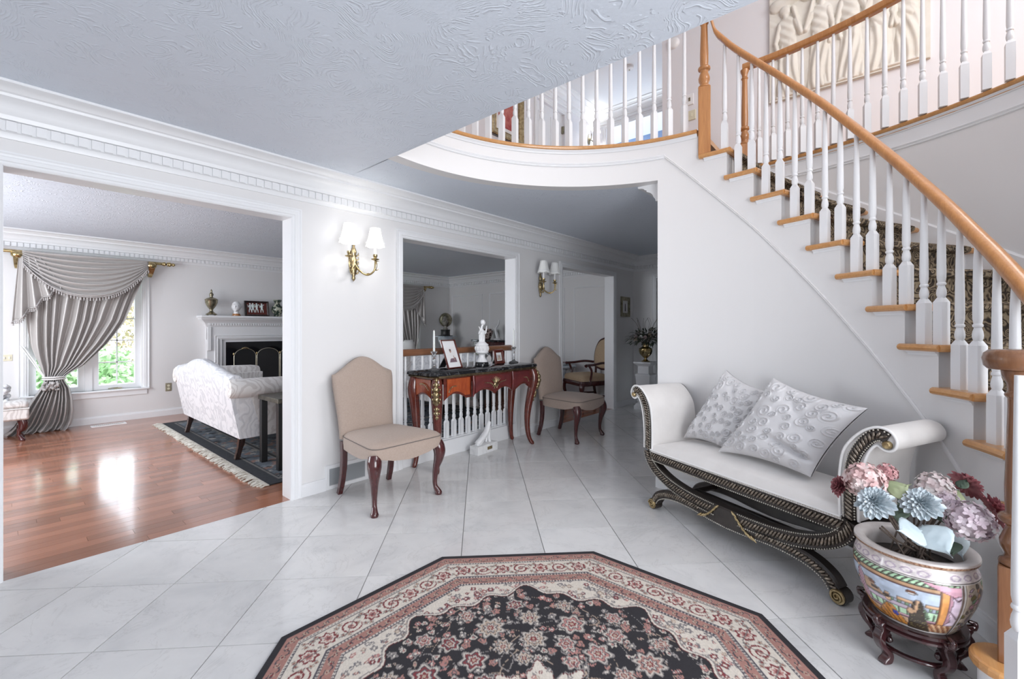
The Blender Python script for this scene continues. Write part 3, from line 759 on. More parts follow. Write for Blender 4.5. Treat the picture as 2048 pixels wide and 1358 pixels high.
mb.ball((0, y0, .705), .022, 10, 6, (1.2, .6, 1)); mb.build('gilt_mount', 'gold', ct, smooth=60)
xs_ = -(W-.045)-.010
mb = MB(); sprig(mb, (xs_, -.02, .735), (0, -.8, -.35), (0, -.2, .8), 7, .15, 1, .0052); mb.build('gilt_mount', 'gold', ct, smooth=60)
for sx in (-1, 1):
    for sy in (-1, 1):
        o = Vector((sx, sy*1.0, 0)).normalized(); back = sy > 0
        if back: o = Vector((sx, 0, 0))
        bx, by = (sx*.640, -D+.050) if not back else (sx*.655, D-.035)
        P = [(0.0, .81), (.018, .77), (.030, .72), (.026, .66), (.000, .55), (-.030, .40), (-.042, .26), (-.034, .13), (-.012, .05), (.012, .015), (.014, 0)]
        Rr = [.038, .046, .050, .051, .045, .038, .031, .026, .022, .022, .015]
        if back: P = [(a*.5, z) for a, z in P]
        pts = [(bx+o.x*a, by+o.y*a, z) for a, z in P]; pp = spline(pts, 4); rr = [lerp(Rr[min(i//4, 10)], Rr[min(i//4+1, 10)], (i % 4)/4) for i in range(len(pp))]
        lg = MB().tube(pp, rr, 10).build('leg', 'mahogany_red', ct, smooth=60)
        if not back:
            mb = MB()
            for k, (z, w, hh) in enumerate(((.790, .016, .022), (.755, .024, .026), (.720, .034, .028), (.682, .038, .032), (.642, .035, .032), (.602, .028, .030), (.565, .019, .026), (.528, .023, .024), (.497, .017, .022), (.466, .010, .022))):
                t = min(1, max(0, (.81-z)/.81)); j = min(range(len(pp)), key=lambda i: abs(pp[i].z-z)); c = pp[j]+o*(rr[j]+.001)
                mb.ball(c, 1, 8, 5, (w*.8, w*.8, hh))
                for sg in (-1, 1): 
                    tn = Vector((-o.y, o.x, 0)); mb.ball(c+tn*sg*w*.9-o*.006, 1, 6, 4, (.008, .008, .012))
            mb.build('gilt_knee_mount', 'gold', lg, smooth=60)
            mb = MB(); 
            for z, w in ((.095, .010), (.075, .013), (.055, .015), (.036, .017), (.018, .018)):
                j = min(range(len(pp)), key=lambda i: abs(pp[i].z-z)); mb.ball(pp[j]+o*.006, 1, 8, 5, (w, w, .014))
            mb.build('gilt_foot_mount', 'gold', lg, smooth=60)
# ---- things on the console
TZ = .856
mat('candle_wax', (.86, .86, .83), .5, Subsurface_Weight=.2)
def candlestick(label, loc, candle=True):
    t = thing('candlestick', label, 'candlestick', loc)
    MB().lathe([(.001, 0), (.052, 0), (.054, .005), (.046, .012), (.022, .020), (.014, .034), (.019, .045), (.013, .056), (.015, .085), (.012, .120), (.020, .130), (.013, .140), (.019, .150), (.030, .163), (.030, .170), (.016, .172), (.013, .160), (.001, .158)], 16).build('glass_stick', 'glass', t, smooth=50)
    if candle:
        c = MB().lathe([(.0105, .155), (.0100, .300), (.0085, .345), (.005, .358), (.001, .360)], 12).build('candle', 'candle_wax', t, smooth=50)
        MB().tube([(0, 0, .358), (.001, 0, .372)], .001, 5).build('wick', 'black', c)
    return t
candlestick('clear glass candlestick holding a white taper candle on the console table', (2.555, -.165, TZ))
candlestick('clear glass candlestick with white taper at the console end near the second chair', (3.72, -.10, TZ))
def photo_frame(name, label, loc, rz, w, h, fw, frame, lean, art):
    t = thing(name, label, 'picture frame', loc, rz)
    M = Matrix.Rotation(lean, 4, 'X')   # leans back
    T = lambda x, y, z: M @ Vector((x, y, z))
    prof = [(0, 0), (0, -.012), (.004, -.018), (fw*.6, -.018), (fw*.75, -.012), (fw, -.012), (fw, 0)]
    R = [[T(sx*(w/2-o), y, h/2+sz*(h/2-o)) for o, y in prof] for sx, sz in ((-1,-1),(1,-1),(1,1),(-1,1))]
    MB().rings(R, loop=True).build('frame', frame, t, smooth=25)
    MB().add([T(x, -.005, z) for x, z in ((-w/2+fw, fw), (w/2-fw, fw), (w/2-fw, h-fw), (-w/2+fw, h-fw))]+[T(x, -.001, z) for x, z in ((-w/2+fw, fw), (w/2-fw, fw), (w/2-fw, h-fw), (-w/2+fw, h-fw))], [(0,1,2,3), (7,6,5,4), (0,4,5,1), (1,5,6,2), (2,6,7,3), (3,7,4,0)]).build('mat_board', 'white_gloss', t, smooth=0)
    art(t, T, w, h)
    # easel strut
    b = T(0, 0, h*.62); 
    if lean > -.6 and lean < -.1:
        s = MB(); f = Vector((0, b.y+h*.34, .002)); wv = w*.22
        s.add([b+Vector((-wv*.5, .003, 0)), b+Vector((wv*.5, .003, 0)), f+Vector((wv, 0, 0)), f+Vector((-wv, 0, 0)), b+Vector((-wv*.5, .010, 0)), b+Vector((wv*.5, .010, 0)), f+Vector((wv, .008, 0)), f+Vector((-wv, .008, 0))], [(0,1,2,3), (7,6,5,4), (0,4,5,1), (1,5,6,2), (2,6,7,3), (3,7,4,0)])
        s.build('easel_strut', 'black', t, smooth=0)
    return t
mat('photo_grey', (.55, .53, .53), .5); mat('photo_skin', (.42, .27, .22), .5); mat('photo_dark', (.10, .07, .08), .5); mat('photo_white', (.80, .78, .78), .5); mat('photo_plum', (.20, .13, .16), .5); mat('photo_tan', (.55, .45, .36), .5)
def flat(t, T, poly, y, m, name='print_shape'):
    MB().prism(poly, lambda u, v, w: T(u, w, v), y, y+.0006).build(name, m, t, smooth=0)
def ell(cx, cz, rx, rz, n=14, a=0): return [(cx+rx*cos(2*pi*k/n)*cos(a)-rz*sin(2*pi*k/n)*sin(a), cz+rx*cos(2*pi*k/n)*sin(a)+rz*sin(2*pi*k/n)*cos(a)) for k in range(n)]
def art_person(t, T, w, h):
    s = w/.19
    flat(t, T, [(-.055*s, .06), (.055*s, .06), (.055*s, .21), (-.055*s, .21)], -.0058, 'photo_white')
    flat(t, T, [(-.045*s, .062), (.05*s, .062), (.045*s, .105), (0, .118), (-.03*s, .09)], -.0064, 'photo_plum')
    flat(t, T, [(-.022*s, .10), (.020*s, .10), (.025*s, .13), (.012*s, .155), (-.010*s, .155), (-.020*s, .135)], -.0070, 'photo_white')
    flat(t, T, ell(-.004*s, .173, .012*s, .017), -.0076, 'photo_skin'); flat(t, T, ell(-.004*s, .183, .0125*s, .009), -.0080, 'photo_dark')
    flat(t, T, [(.018*s, .085), (.030*s, .08), (.024*s, .128), (.018*s, .128)], -.0074, 'photo_skin')
photo_frame('photo_frame', 'large tilted walnut photo frame with portrait of a seated person on the console', (2.80, -.17, TZ), radians(6), .195, .285, .012, 'mahogany_red', -.38, art_person)
def art_small(t, T, w, h):
    flat(t, T, [(-.034, .042), (.034, .042), (.034, .098), (-.034, .098)], -.0058, 'photo_grey')
    flat(t, T, [(-.03, .042), (.032, .042), (.03, .062), (.0, .070), (-.028, .060)], -.0064, 'photo_tan'); flat(t, T, ell(.004, .078, .012, .013), -.0068, 'photo_skin')
photo_frame('photo_frame', 'small square photo in a wide red mahogany frame beside the crystal clock', (3.47, -.12, TZ), radians(4), .16, .155, .034, 'mahogany_red', -.20, art_small)
st = thing('statuette', 'white porcelain statuette of a draped woman on a round black base', 'statuette', (3.155, -.17, TZ))
MB().lathe([(.001, 0), (.068, 0), (.070, .008), (.068, .034), (.060, .044), (.001, .044)], 28).build('base', 'black_gloss', st, smooth=40)
MB().lathe([(.056, .044), (.054, .052), (.036, .078), (.030, .100), (.034, .118), (.058, .130), (.063, .136), (.064, .142), (.062, .148), (.062, .205), (.065, .210), (.062, .218), (.044, .232), (.030, .246), (.001, .250)], 32).build('plinth', 'porcelain', st, smooth=40)
mb = MB()
for k in range(14):
    a = 2*pi*k/14; mb.tube([(.063*cos(a), .063*sin(a), .154), (.066*cos(a+.1), .066*sin(a+.1), .175), (.063*cos(a+.05), .063*sin(a+.05), .198)], [.004, .008, .005], 6)
tag(mb.build('plinth_relief', 'porcelain', st, smooth=60), kind='stuff')
fg = MB(); fg.tube(spline([(0, 0, .240), (-.004, 0, .275), (0, 0, .310), (.003, 0, .345), (-.006, 0, .372)], 5), [.030, .029, .028, .027, .026, .026, .026, .027, .028, .030, .033, .035, .036, .036, .034, .030, .025, .019, .015, .013, .012], 16, flat=(1, .72))
fg.tube(spline([(-.006, 0, .368), (.000, 0, .392), (.012, -.002, .412)], 4), .0105, 10); fg.ball((.012, -.004, .432), .024, 14, 9, (.95, 1, 1.15)); fg.ball((.020, .008, .440), .024, 10, 7, (1, 1, 1))
for s, e in ((-1, .392), (1, .400)):
    fg.tube(spline([(s*.028, 0, .350), (s*.044, -.006, .325), (s*.040, -.020, .358), (s*.054, -.012, e)], 4), [.010]*5+[.008]*5+[.005]*3, 8)
for k in range(9):
    a = 2*pi*k/9; fg.tube([(.028*cos(a), .020*sin(a), .245), (.030*cos(a+.2), .022*sin(a+.2), .29), (.033*cos(a+.3), .022*sin(a+.3), .34)], [.007, .005, .002], 6)
fg.build('figure', 'porcelain', st, smooth=70)
cr = MB(); pr = [(-.052, 0), (.052, 0), (.056, .03), (.050, .085), (.030, .118), (0, .128), (-.030, .118), (-.050, .085), (-.056, .03)]
cr.rings([[(x*f, y, z*f+.0) for x, z in pr] for f, y in ((.86, -.030), (1, -.018), (1, .018), (.86, .030))])
k = cr.build('crystal_clock', 'glass', None, smooth=0); k.location = (3.285, -.115, TZ); tag(k, 'arched cut crystal clock between the statuette and the small red frame', 'clock')
MB().lathe([(.001, 0), (.030, 0), (.032, .004), (.028, .008), (.001, .008)], 20, M=Matrix.Translation((0, -.026, .068)) @ Matrix.Rotation(pi/2, 4, 'X')).build('clock_face', 'photo_grey', k, smooth=40)
# ---- white slipper-shaped sculpture on the floor
sc = thing('sculpture', 'white plaster slipper shaped sculpture on a marble block under the console table', 'sculpture', (3.19, -.165, 0), radians(5))
mottled('white_marble', (.80, .80, .80), (.62, .62, .63), 7, .3, 5, lo=.45, hi=.75, dist=1.5)
MB().box(-.155, .155, -.055, .055, 0, .085).build('marble_block', 'white_marble', sc, bevel=.004, smooth=0)
MB().box(-.012, .060, -.058, -.054, .030, .060).build('plaque', 'brass', sc, smooth=0)
b = MB(); pts = spline([(-.105, 0, .100), (-.080, 0, .118), (-.02, 0, .145), (.035, 0, .195), (.070, 0, .260), (.082, 0, .290)], 5)
b.tube(pts, [lerp(.030, .036, i/12) if i < 12 else lerp(.036, .020, (i-12)/13) for i in range(len(pts))], 12, flat=(.75, 1))
b.tube(spline([(.072, 0, .245), (.082, 0, .18), (.078, .0, .12), (.092, 0, .088)], 4), [.020]*4+[.013]*5+[.015]*4, 10); b.tube(spline([(.060, .01, .20), (.056, .012, .14), (.050, .014, .088)], 4), [.012]*9, 8)
b.tube([(-.120, 0, .088), (-.06, 0, .098), (-.01, 0, .125)], [.018, .022, .02], 10); b.build('slipper_form', 'porcelain', sc, smooth=70)
# ---- balustrade in the second opening
rb = thing('room_balustrade', 'white baluster railing with brown wood handrail filling the opening behind the console', 'balustrade', (3.095, WT/2, 0))
L2 = (OPEN[1][1]-OPEN[1][0])/2-.008
MB().box(-L2, L2, -.072, .060, 0, .150).build('curb', 'trim', rb, bevel=.004, smooth=0)
MB().box(-L2, L2, -.035, .035, .150, .158).build('shoe_rail', 'trim', rb, smooth=0)
MB().sweep([(a, b_) for a, b_ in RAILP], [(-L2, 0, 1.010), (L2, 0, 1.010)], [(0, -1, 0)]*2).build('handrail', 'rail_wood', rb, smooth=40)
bm_ = baluster_mesh(.83, .155, .019)
for i in range(15):
    o = link('baluster', bm_, 'white_paint', rb); o.location = (-L2+.075+i*(2*L2-.15)/14, 0, .156); o.rotation_euler = (0, 0, 0)
# ---- wall sconces
mat('shade_fabric', (.88, .88, .86), .8, Subsurface_Weight=0)
def lit(name, col, s):
    m = mat(name, (.9, .9, .88), .8); b_ = m.node_tree.nodes['Principled BSDF']; b_.inputs['Emission Color'].default_value = (*col, 1); b_.inputs['Emission Strength'].default_value = s
lit('shade_lit', (1, .98, .95), .8)
def sconce(label, x, on):
    t = thing('wall_sconce', label, 'wall lamp', (x, 0, 1.605))
    mb = MB(); mb.lathe([(.001, 0), (.010, .012), (.016, .026), (.010, .040), (.020, .060), (.026, .090), (.034, .130), (.030, .165), (.018, .190), (.020, .215), (.024, .235), (.016, .262), (.008, .275), (.012, .285), (.006, .30), (.001, .305)], 14, c=(0, -.020, 0), sy=.75)
    for k in range(5):
        for s in (-1, 1): mb.tube(spline([(s*.018, -.03, .06+k*.035), (s*.034, -.032, .072+k*.035), (s*.030, -.04, .088+k*.035)], 3), [.006]*4+[.003]*3, 6)
    mb.build('backplate', 'gold', t, smooth=60)
    for s in (-1, 1):
        ax, ay = s*.111, -.151
        P = [(0, -.04, .140), (ax*.30, ay*.35, .085), (ax*.62, ay*.72, .050), (ax*.93, ay*.98, .085), (ax, ay, .150), (ax, ay, .170)]
        mb = MB(); pp = spline(P, 5); mb.tube(pp, [.0085-.0025*i/len(pp) for i in range(len(pp))], 8)
        for q in ((.35, 1), (.62, -1), (.8, 1)):
            c = pp[int(q[0]*len(pp))]; d = Vector((ax, ay, 0)).normalized()
            mb.tube(spline([c, c+d*.015+Vector((0, 0, q[1]*.010)), c+d*.034+Vector((0, 0, q[1]*.004+.006))], 3), [.006, .006, .005, .004, .003, .002, .001], 6)
        arm = mb.build('arm', 'brass', t, smooth=60)
        MB().lathe([(.004, .160), (.012, .166), (.030, .172), (.032, .177), (.014, .182), (.012, .190), (.017, .196), (.017, .212), (.013, .214), (.001, .214)], 16, c=(ax, ay, 0)).build('bobeche', 'brass', arm, smooth=50)
        MB().tube(spline([(ax*1.0, ay*1.0, .17), (ax*1.08, ay*1.08, .13), (ax*1.04, ay*1.04, .095)], 4), [.005]*4+[.003]*5, 6).build('leaf', 'brass', arm, smooth=60)
        MB().lathe([(.0105, .212), (.0105, .30)], 12, c=(ax, ay, 0)).build('candle_sleeve', 'white_gloss', t, smooth=50)
        R = []
        for v in [i/8 for i in range(9)]:
            r = lerp(.072, .040, v**.75)*(1+.06*(1-v)**3)
            R.append([(ax+r*cos(2*pi*j/36)*(1-.035*abs(sin(3*2*pi*j/36))), ay+r*sin(2*pi*j/36)*(1-.035*abs(sin(3*2*pi*j/36))), .282+.138*v-(.010*abs(sin(3*2*pi*j/36)) if v == 0 else 0)) for j in range(36)])
        sh = MB().rings(R, cap=(False, False)).build('shade', 'shade_lit' if on else 'shade_fabric', t, smooth=60, solid=.0015)
        tr = MB(); tr.tube([(ax+.0735*cos(2*pi*j/36)*(1-.035*abs(sin(3*2*pi*j/36))), ay+.0735*sin(2*pi*j/36)*(1-.035*abs(sin(3*2*pi*j/36))), .300+.012*(1-abs(sin(3*2*pi*j/36)))) for j in range(36)], .0018, 5, loop=True); tr.build('trim_cord', 'trim', sh)
        if on:
            bulb('sconce_bulb', (ax, ay, .36), .4, (1, .96, .9), .02, t)
    return t
sconce('brass double arm wall sconce with lit white shades above the vent', 1.862, True)
sconce('brass double arm wall sconce with unlit shades beside the armchair doorway', 4.312, False)
# ---- framed print and flower urn on a pedestal at the end of the hall
pf_ = thing('framed_print', 'small gilt framed print of a standing figure hung near the pedestal', 'picture', (6.548, 0, 1.571))
R = [[(sx*(.145-o), -t, sz*(.158-o)) for o, t in ((0, 0), (0, .022), (.012, .028), (.04, .016), (.05, .018), (.062, .010), (.062, 0))] for sx, sz in ((-1,-1),(1,-1),(1,1),(-1,1))]
MB().rings(R, loop=True).build('frame', 'pewter', pf_, smooth=25)
MB().box(-.09, .09, -.008, -.002, -.10, .10).build('mount', 'photo_white', pf_, smooth=0)
flat(pf_, lambda x, y, z: Vector((x, y, z)), [(-.02, -.07), (.02, -.07), (.016, 0), (.010, .05), (-.010, .05), (-.016, 0)], -.0095, 'photo_dark', 'print_figure')
pd = thing('pedestal', 'white square tapering pedestal standing in the passage corner', 'pedestal', (6.50, -.37, 0))
def sq(w, z): return [(-w, -w, z), (w, -w, z), (w, w, z), (-w, w, z)]
MB().rings([sq(w, z) for w, z in ((.130, 0), (.130, .05), (.118, .065), (.105, .09), (.085, .10), (.085, .115), (.104, .13))]).build('base', 'trim', pd, smooth=20)
MB().rings([sq(w, z) for w, z in ((.088, .125), (.112, .50), (.118, .515), (.118, .53), (.095, .545))]).build('shaft', 'trim', pd, smooth=20)
MB().rings([sq(w, z) for w, z in ((.086, .54), (.086, .655), (.10, .672), (.125, .69), (.137, .70), (.137, .722))]).build('cap', 'trim', pd, smooth=20)
ur = thing('brass_urn', 'gold brass urn with handles standing on the white pedestal', 'urn', (6.50, -.37, .722))
MB().lathe([(.001, 0), (.062, 0), (.064, .010), (.040, .020), (.020, .040), (.020, .052), (.050, .075), (.088, .120), (.100, .165), (.098, .195), (.104, .200), (.080, .210), (.046, .232), (.044, .262), (.058, .285), (.052, .285), (.040, .262), (.001, .24)], 28).build('body', 'brass', ur, smooth=50)
for s in (-1, 1): MB().tube(spline([(s*.090, 0, .13), (s*.125, 0, .15), (s*.125, 0, .20), (s*.092, 0, .205)], 4), .007, 8).build('handle', 'brass', ur, smooth=60)
mat('leaf_green', (.105, .125, .085), .6); mat('leaf_dark', (.055, .070, .050), .6); mat('rose_dusty', (.42, .33, .32), .7); mat('rose_white', (.68, .66, .63), .7); mat('twig', (.10, .075, .06), .8); mat('rose_tan', (.40, .32, .25), .7)
def leaf(mb, p, d, L, w, up=(0, 0, 1), bend=.25):
    p, d = Vector(p), Vector(d).normalized(); s = d.cross(Vector(up))
    if s.length < .01: s = Vector((1, 0, 0))
    s.normalize(); u = s.cross(d); n = 5; c = []
    for i in range(n+1):
        t = i/n; ww = w*sin(pi*(t**.8))**.9 if 0 < t < 1 else .0006; q = p+d*L*t-u*bend*L*t*t
        c.append([q-s*ww+u*ww*.25, q, q+s*ww+u*ww*.25])
    mb.rings(c, closed=False)
def rosebud(mb, c, r, n=9):
    c = Vector(c)
    for k in range(n):
        a = k*2.4; t = k/n; rr = r*(.25+.75*t); d = Vector((cos(a), sin(a), .7*(1-t)+.1))
        p = c+Vector((cos(a), sin(a), 0))*rr*.35+Vector((0, 0, (1-t)*r*.3)); w = rr*.55; s = Vector((-sin(a), cos(a), 0)); u = d.normalized()
        mb.add([p-s*w*.6, p+s*w*.6, p+s*w+u*rr*.6, p+u*rr*.9, p-s*w+u*rr*.6], [(0, 1, 2, 3, 4)])
bq = thing('flower_arrangement', 'dried bouquet of dusty roses and grey green leaves in the brass urn', 'flowers', (6.50, -.37, 1.0))
rnd = random.Random(3)
lv = MB(); lv2 = MB(); stm = MB()
for k in range(260):
    a = rnd.uniform(0, 2*pi); e = rnd.uniform(-.25, 1.15); r = rnd.uniform(.08, .27); d = Vector((cos(a)*cos(e), sin(a)*cos(e), sin(e)*.75)); p = d*r+Vector((0, 0, .03))
    leaf(lv if k % 2 else lv2, p, d+Vector((rnd.uniform(-.6, .6), rnd.uniform(-.6, .6), rnd.uniform(-.5, .4))), rnd.uniform(.06, .11), rnd.uniform(.010, .020))
for k in range(34):
    a = 2*pi*k/34; d = Vector((cos(a)*rnd.uniform(.3, 1), sin(a)*rnd.uniform(.3, 1), rnd.uniform(.5, 1))).normalized(); stm.tube([(0, 0, -.06), d*.10, d*.24], .0022, 4)
for k in range(9):
    a = 2*pi*k/9; d = Vector((cos(a)*.45, sin(a)*.45, 1)); stm.tube(spline([d*.2, d*.30, d*.36+Vector((.02*sin(k*3), .03*cos(k*2), 0)), d*.40+Vector((.05*sin(k*3), .05*cos(k*2), -.01))], 4), .0022, 4)
tag(lv.build('leaves', 'leaf_green', bq, smooth=0, fix=False), kind='stuff'); tag(lv2.build('dark_leaves', 'leaf_dark', bq, smooth=0, fix=False), kind='stuff'); tag(stm.build('stems', 'twig', bq), kind='stuff')
for k in range(34):
    a = k*2.39; e = rnd.uniform(.05, 1.2); r = rnd.uniform(.20, .275); d = Vector((cos(a)*cos(e), sin(a)*cos(e), sin(e)*.7)); mb = MB(); rosebud(mb, (0, 0, 0), rnd.uniform(.030, .042))
    o = mb.build('rose', ('rose_dusty', 'rose_white', 'rose_tan')[k % 3], bq, smooth=0, fix=False); o.location = d*r+Vector((0, 0, .03)); o.rotation_euler = (-d.y*.9, d.x*.9, 0)
# ---------------------------------------------------------------- scroll-arm bench
P0 = Vector((2.921, -2.069, 0)); P1 = Vector((2.472, -3.069, 0)); U = (P1-P0).normalized()
BO = P0+U*.535; BA = atan2(U.y, U.x)
mottled('ivory_velvet', (.70, .675, .655), (.76, .735, .715), 5, .75, 4, .03, Sheen_Weight=.3)
mat('welt', (.80, .79, .78), .6)
mottled('ebonised', (.018, .013, .011), (.036, .028, .023), 16, .3, 3)
mottled('antique_silver', (.085, .068, .055), (.34, .29, .235), 60, .35, 3, metal=.8)
mottled('pearl_silver', (.45, .42, .36), (.70, .66, .58), 60, .35, 3, metal=.6)
mottled('old_gold', (.30, .22, .11), (.55, .43, .24), 30, .4, 3, .1, metal=.8)
bench = thing('scroll_bench', 'ivory upholstered bench with scrolled arms and crossed black rope carved frame', 'bench', BO, BA)
DEP = .42
def band(mb, pts, w, y0, y1):
    """flat bar following 2D (x,z) points, w wide in plane, from y0 to y1"""
    pts = [Vector((x, z)) for x, z in pts]; R = []
    for i, p in enumerate(pts):
        t = (pts[min(i+1, len(pts)-1)]-pts[max(i-1, 0)]).normalized(); n = Vector((-t.y, t.x)); ww = w[i] if isinstance(w, list) else w
        a, b = p+n*ww/2, p-n*ww/2; R.append([(a.x, y0+.008, a.y), (a.x-n.x*.008, y0, a.y-n.y*.008), (b.x+n.x*.008, y0, b.y+n.y*.008), (b.x, y0+.008, b.y), (b.x, y1, b.y), (a.x, y1, a.y)])
    mb.rings(R); return mb
def walk(pts, step):
    """points and tangents at equal steps along a 2D polyline"""
    pts = [Vector((x, z)) for x, z in pts]; out = []; acc = step/2
    for a, b in zip(pts, pts[1:]):
        L = (b-a).length
        while acc <= L: t = (b-a).normalized(); out.append((a+t*acc, t)); acc += step
        acc -= L
    return out
def rope(mb, pts, y, r=.013, step=.0155):
    for p, t in walk(pts, step):
        n = Vector((-t.y, t.x)); d = (t*.62+n*.78)
        ax = Vector((d.x, 0, d.y)).normalized(); M = Matrix.Translation((p.x, y, p.y)) @ Vector((0, 0, 1)).rotation_difference(ax).to_matrix().to_4x4()
        mb.ball((0, 0, 0), 1, 6, 5, (.0075, .008, r*1.25), M)
def beads(mb, pts, off, y, r=.0040, step=.0118):
    for p, t in walk(pts, step):
        n = Vector((-t.y, t.x)); q = p+n*off; mb.ball((q.x, y, q.y), r, 5, 4)
def s2(P, n=8): return [(p.x, p.y) for p in spline([Vector((x, z, 0)) for x, z in P], n)]
# right half paths (x>0), mirrored for the left
ARM = s2([(.632, .40), (.630, .50), (.634, .59), (.648, .67), (.676, .730), (.712, .775), (.745, .790), (.772, .778)])
UARC = s2([(.640, .385), (.612, .325), (.560, .275), (.48, .235), (.39, .208), (.28, .190), (.16, .182), (.0, .178)])
LEG = s2([(0, .132), (.12, .138), (.25, .150), (.37, .150), (.47, .134), (.54, .100), (.572, .060)])
mir = lambda P: [(-x, z) for x, z in P]
for fi, (yf, yb) in enumerate(((-.004, .052), (DEP-.052, DEP))):
    for sgn in (1, -1):
        f = (lambda P: P) if sgn > 0 else mir
        a = band(MB(), f(ARM), .050, yf, yb).build('arm_frame', 'ebonised', bench, smooth=40)
        if fi == 0:
            m1 = MB(); rope(m1, f(ARM[:-4]), yf-.002, .015, .0175); tag(m1.build('rope_carving', 'antique_silver', a, smooth=70), kind='stuff')
            m2 = MB(); beads(m2, f(ARM), .022, yf-.001); beads(m2, f(ARM), -.022, yf-.001); tag(m2.build('pearl_beading', 'pearl_silver', a, smooth=70), kind='stuff')
            d = MB().lathe([(.001, -.010), (.012, -.012), (.016, -.006), (.017, .0), (.017, .02)], 16, M=Matrix.Translation((sgn*.772, yf, .756)) @ Matrix.Rotation(pi/2, 4, 'X') @ Matrix.Scale(-1, 4, (0, 0, 1))); d.build('scroll_rosette', 'old_gold', a, smooth=50)
    full = mir(UARC)+UARC[::-1][1:]
    u = band(MB(), full, .070, yf, yb).build('cross_arc', 'ebonised', bench, smooth=40)
    lf = mir(LEG)[::-1]+LEG[1:]
    wl = [.062]*len(lf)
    g_ = band(MB(), lf, .058, yf, yb)
    for sgn in (1, -1):      # curled feet
        c = (sgn*.585, .036); pts = [(c[0]-sgn*(.034-.018*t/9)*cos(t*.55-.2), c[1]+(.034-.018*t/9)*sin(t*.55-.2)) for t in range(13)]
        g_.lathe([(.036, 0), (.036, yb-yf)], 20, M=Matrix.Translation((c[0], yb, c[1])) @ Matrix.Rotation(pi/2, 4, 'X'))
    l_ = g_.build('leg_arc', 'ebonised', bench, smooth=40)
    if fi == 0:
        m1 = MB(); 
        half = [p for p in full if abs(p[0]) > .055]
        rope(m1, [p for p in full if p[0] < -.075], yf-.002, .019, .0185); rope(m1, [p for p in full if p[0] > .075], yf-.002, .019, .0185); tag(m1.build('rope_carving', 'antique_silver', u, smooth=70), kind='stuff')
        m2 = MB()
        for sg in (-1, 1):
            pp = [p for p in full if p[0]*sg > .06]; beads(m2, pp, .031, yf-.001); beads(m2, pp, -.031, yf-.001)
        tag(m2.build('pearl_beading', 'pearl_silver', u, smooth=70), kind='stuff')
        m1 = MB(); 
        for sg in (-1, 1): rope(m1, [p for p in lf if p[0]*sg > .17], yf-.002, .015, .0165)
        tag(m1.build('rope_carving', 'antique_silver', l_, smooth=70), kind='stuff')
        m2 = MB(); beads(m2, lf, -.026, yf-.001); tag(m2.build('pearl_beading', 'pearl_silver', l_, smooth=70), kind='stuff')
        for sgn in (1, -1):
            m3 = MB(); c = Vector((sgn*.585, .036)); pts = []
            for t in range(26): a = t*.5; r = .030-.0255*t/25; pts.append((c.x+sgn*r*cos(a), yf-.006, c.y+r*sin(a)))
            m3.tube(pts, .0055, 6); m3.lathe([(.032, 0), (.032, .004)], 18, M=Matrix.Translation((c.x, yf, c.y)) @ Matrix.Rotation(pi/2, 4, 'X')); m3.build('foot_scroll', 'old_gold', l_, smooth=60)
            # gilt acanthus at the crossing
            m4 = MB()
            for k in range(7):
                t = k/6; p = Vector((sgn*lerp(.055, .175, t), yf-.006, lerp(.205, .118, sin(t*pi/2)))); q = p+Vector((sgn*.020, 0, -.012)); m4.tube([p-Vector((sgn*.012, 0, -.012)), p, q], [.003, .008, .002], 6)
            m4.build('gilt_acanthus', 'old_gold', u, smooth=60)
rl = band(MB(), [(-.625, .362), (0, .358), (.625, .362)], .074, -.004, .05).build('seat_rail', 'ebonised', bench, smooth=40)
rp = s2([(-.60, .362), (0, .358), (.60, .362)]); m1 = MB(); rope(m1, rp, -.006, .019, .0185); tag(m1.build('rope_carving', 'antique_silver', rl, smooth=70), kind='stuff')
m2 = MB(); beads(m2, rp, .031, -.005); beads(m2, rp, -.031, -.005); tag(m2.build('pearl_beading', 'pearl_silver', rl, smooth=70), kind='stuff')
band(MB(), [(-.625, .362), (.625, .362)], .074, DEP-.05, DEP).build('back_rail', 'ebonised', bench, smooth=40)
for x in (-.40, .40): MB().tube([(x, .03, .150), (x, DEP-.03, .150)], .018, 10).build('stretcher', 'ebonised', bench, smooth=60)
MB().tube([(-.40, DEP/2, .150), (.40, DEP/2, .150)], .016, 10).build('stretcher', 'ebonised', bench, smooth=60)
# seat cushion
def seatf(u, v):
    x = lerp(-.600, .600, u); y = lerp(-.006, DEP-.0, v); ex = min(1, (1-abs(2*u-1))*9); ey = min(1, (1-abs(2*v-1))*6)
    z = .398+.030*min(1, ey*1.6)**.5+.050*(sin(pi*u)**.6)*(sin(pi*v)**.5); return (x, y, z)
mb = MB().grid(seatf, 40, 22); 
mb.rings([[(x, y, z) for x, y in ((-.60, -.006), (.60, -.006), (.60, DEP), (-.60, DEP))] for z in (.385, .399)], cap=(True, False)); st_ = mb.build('seat_cushion', 'ivory_velvet', bench, smooth=60)
MB().tube([(-.60, -.010, .400), (.60, -.010, .400)], .005, 8).build('welt', 'welt', st_, smooth=60)
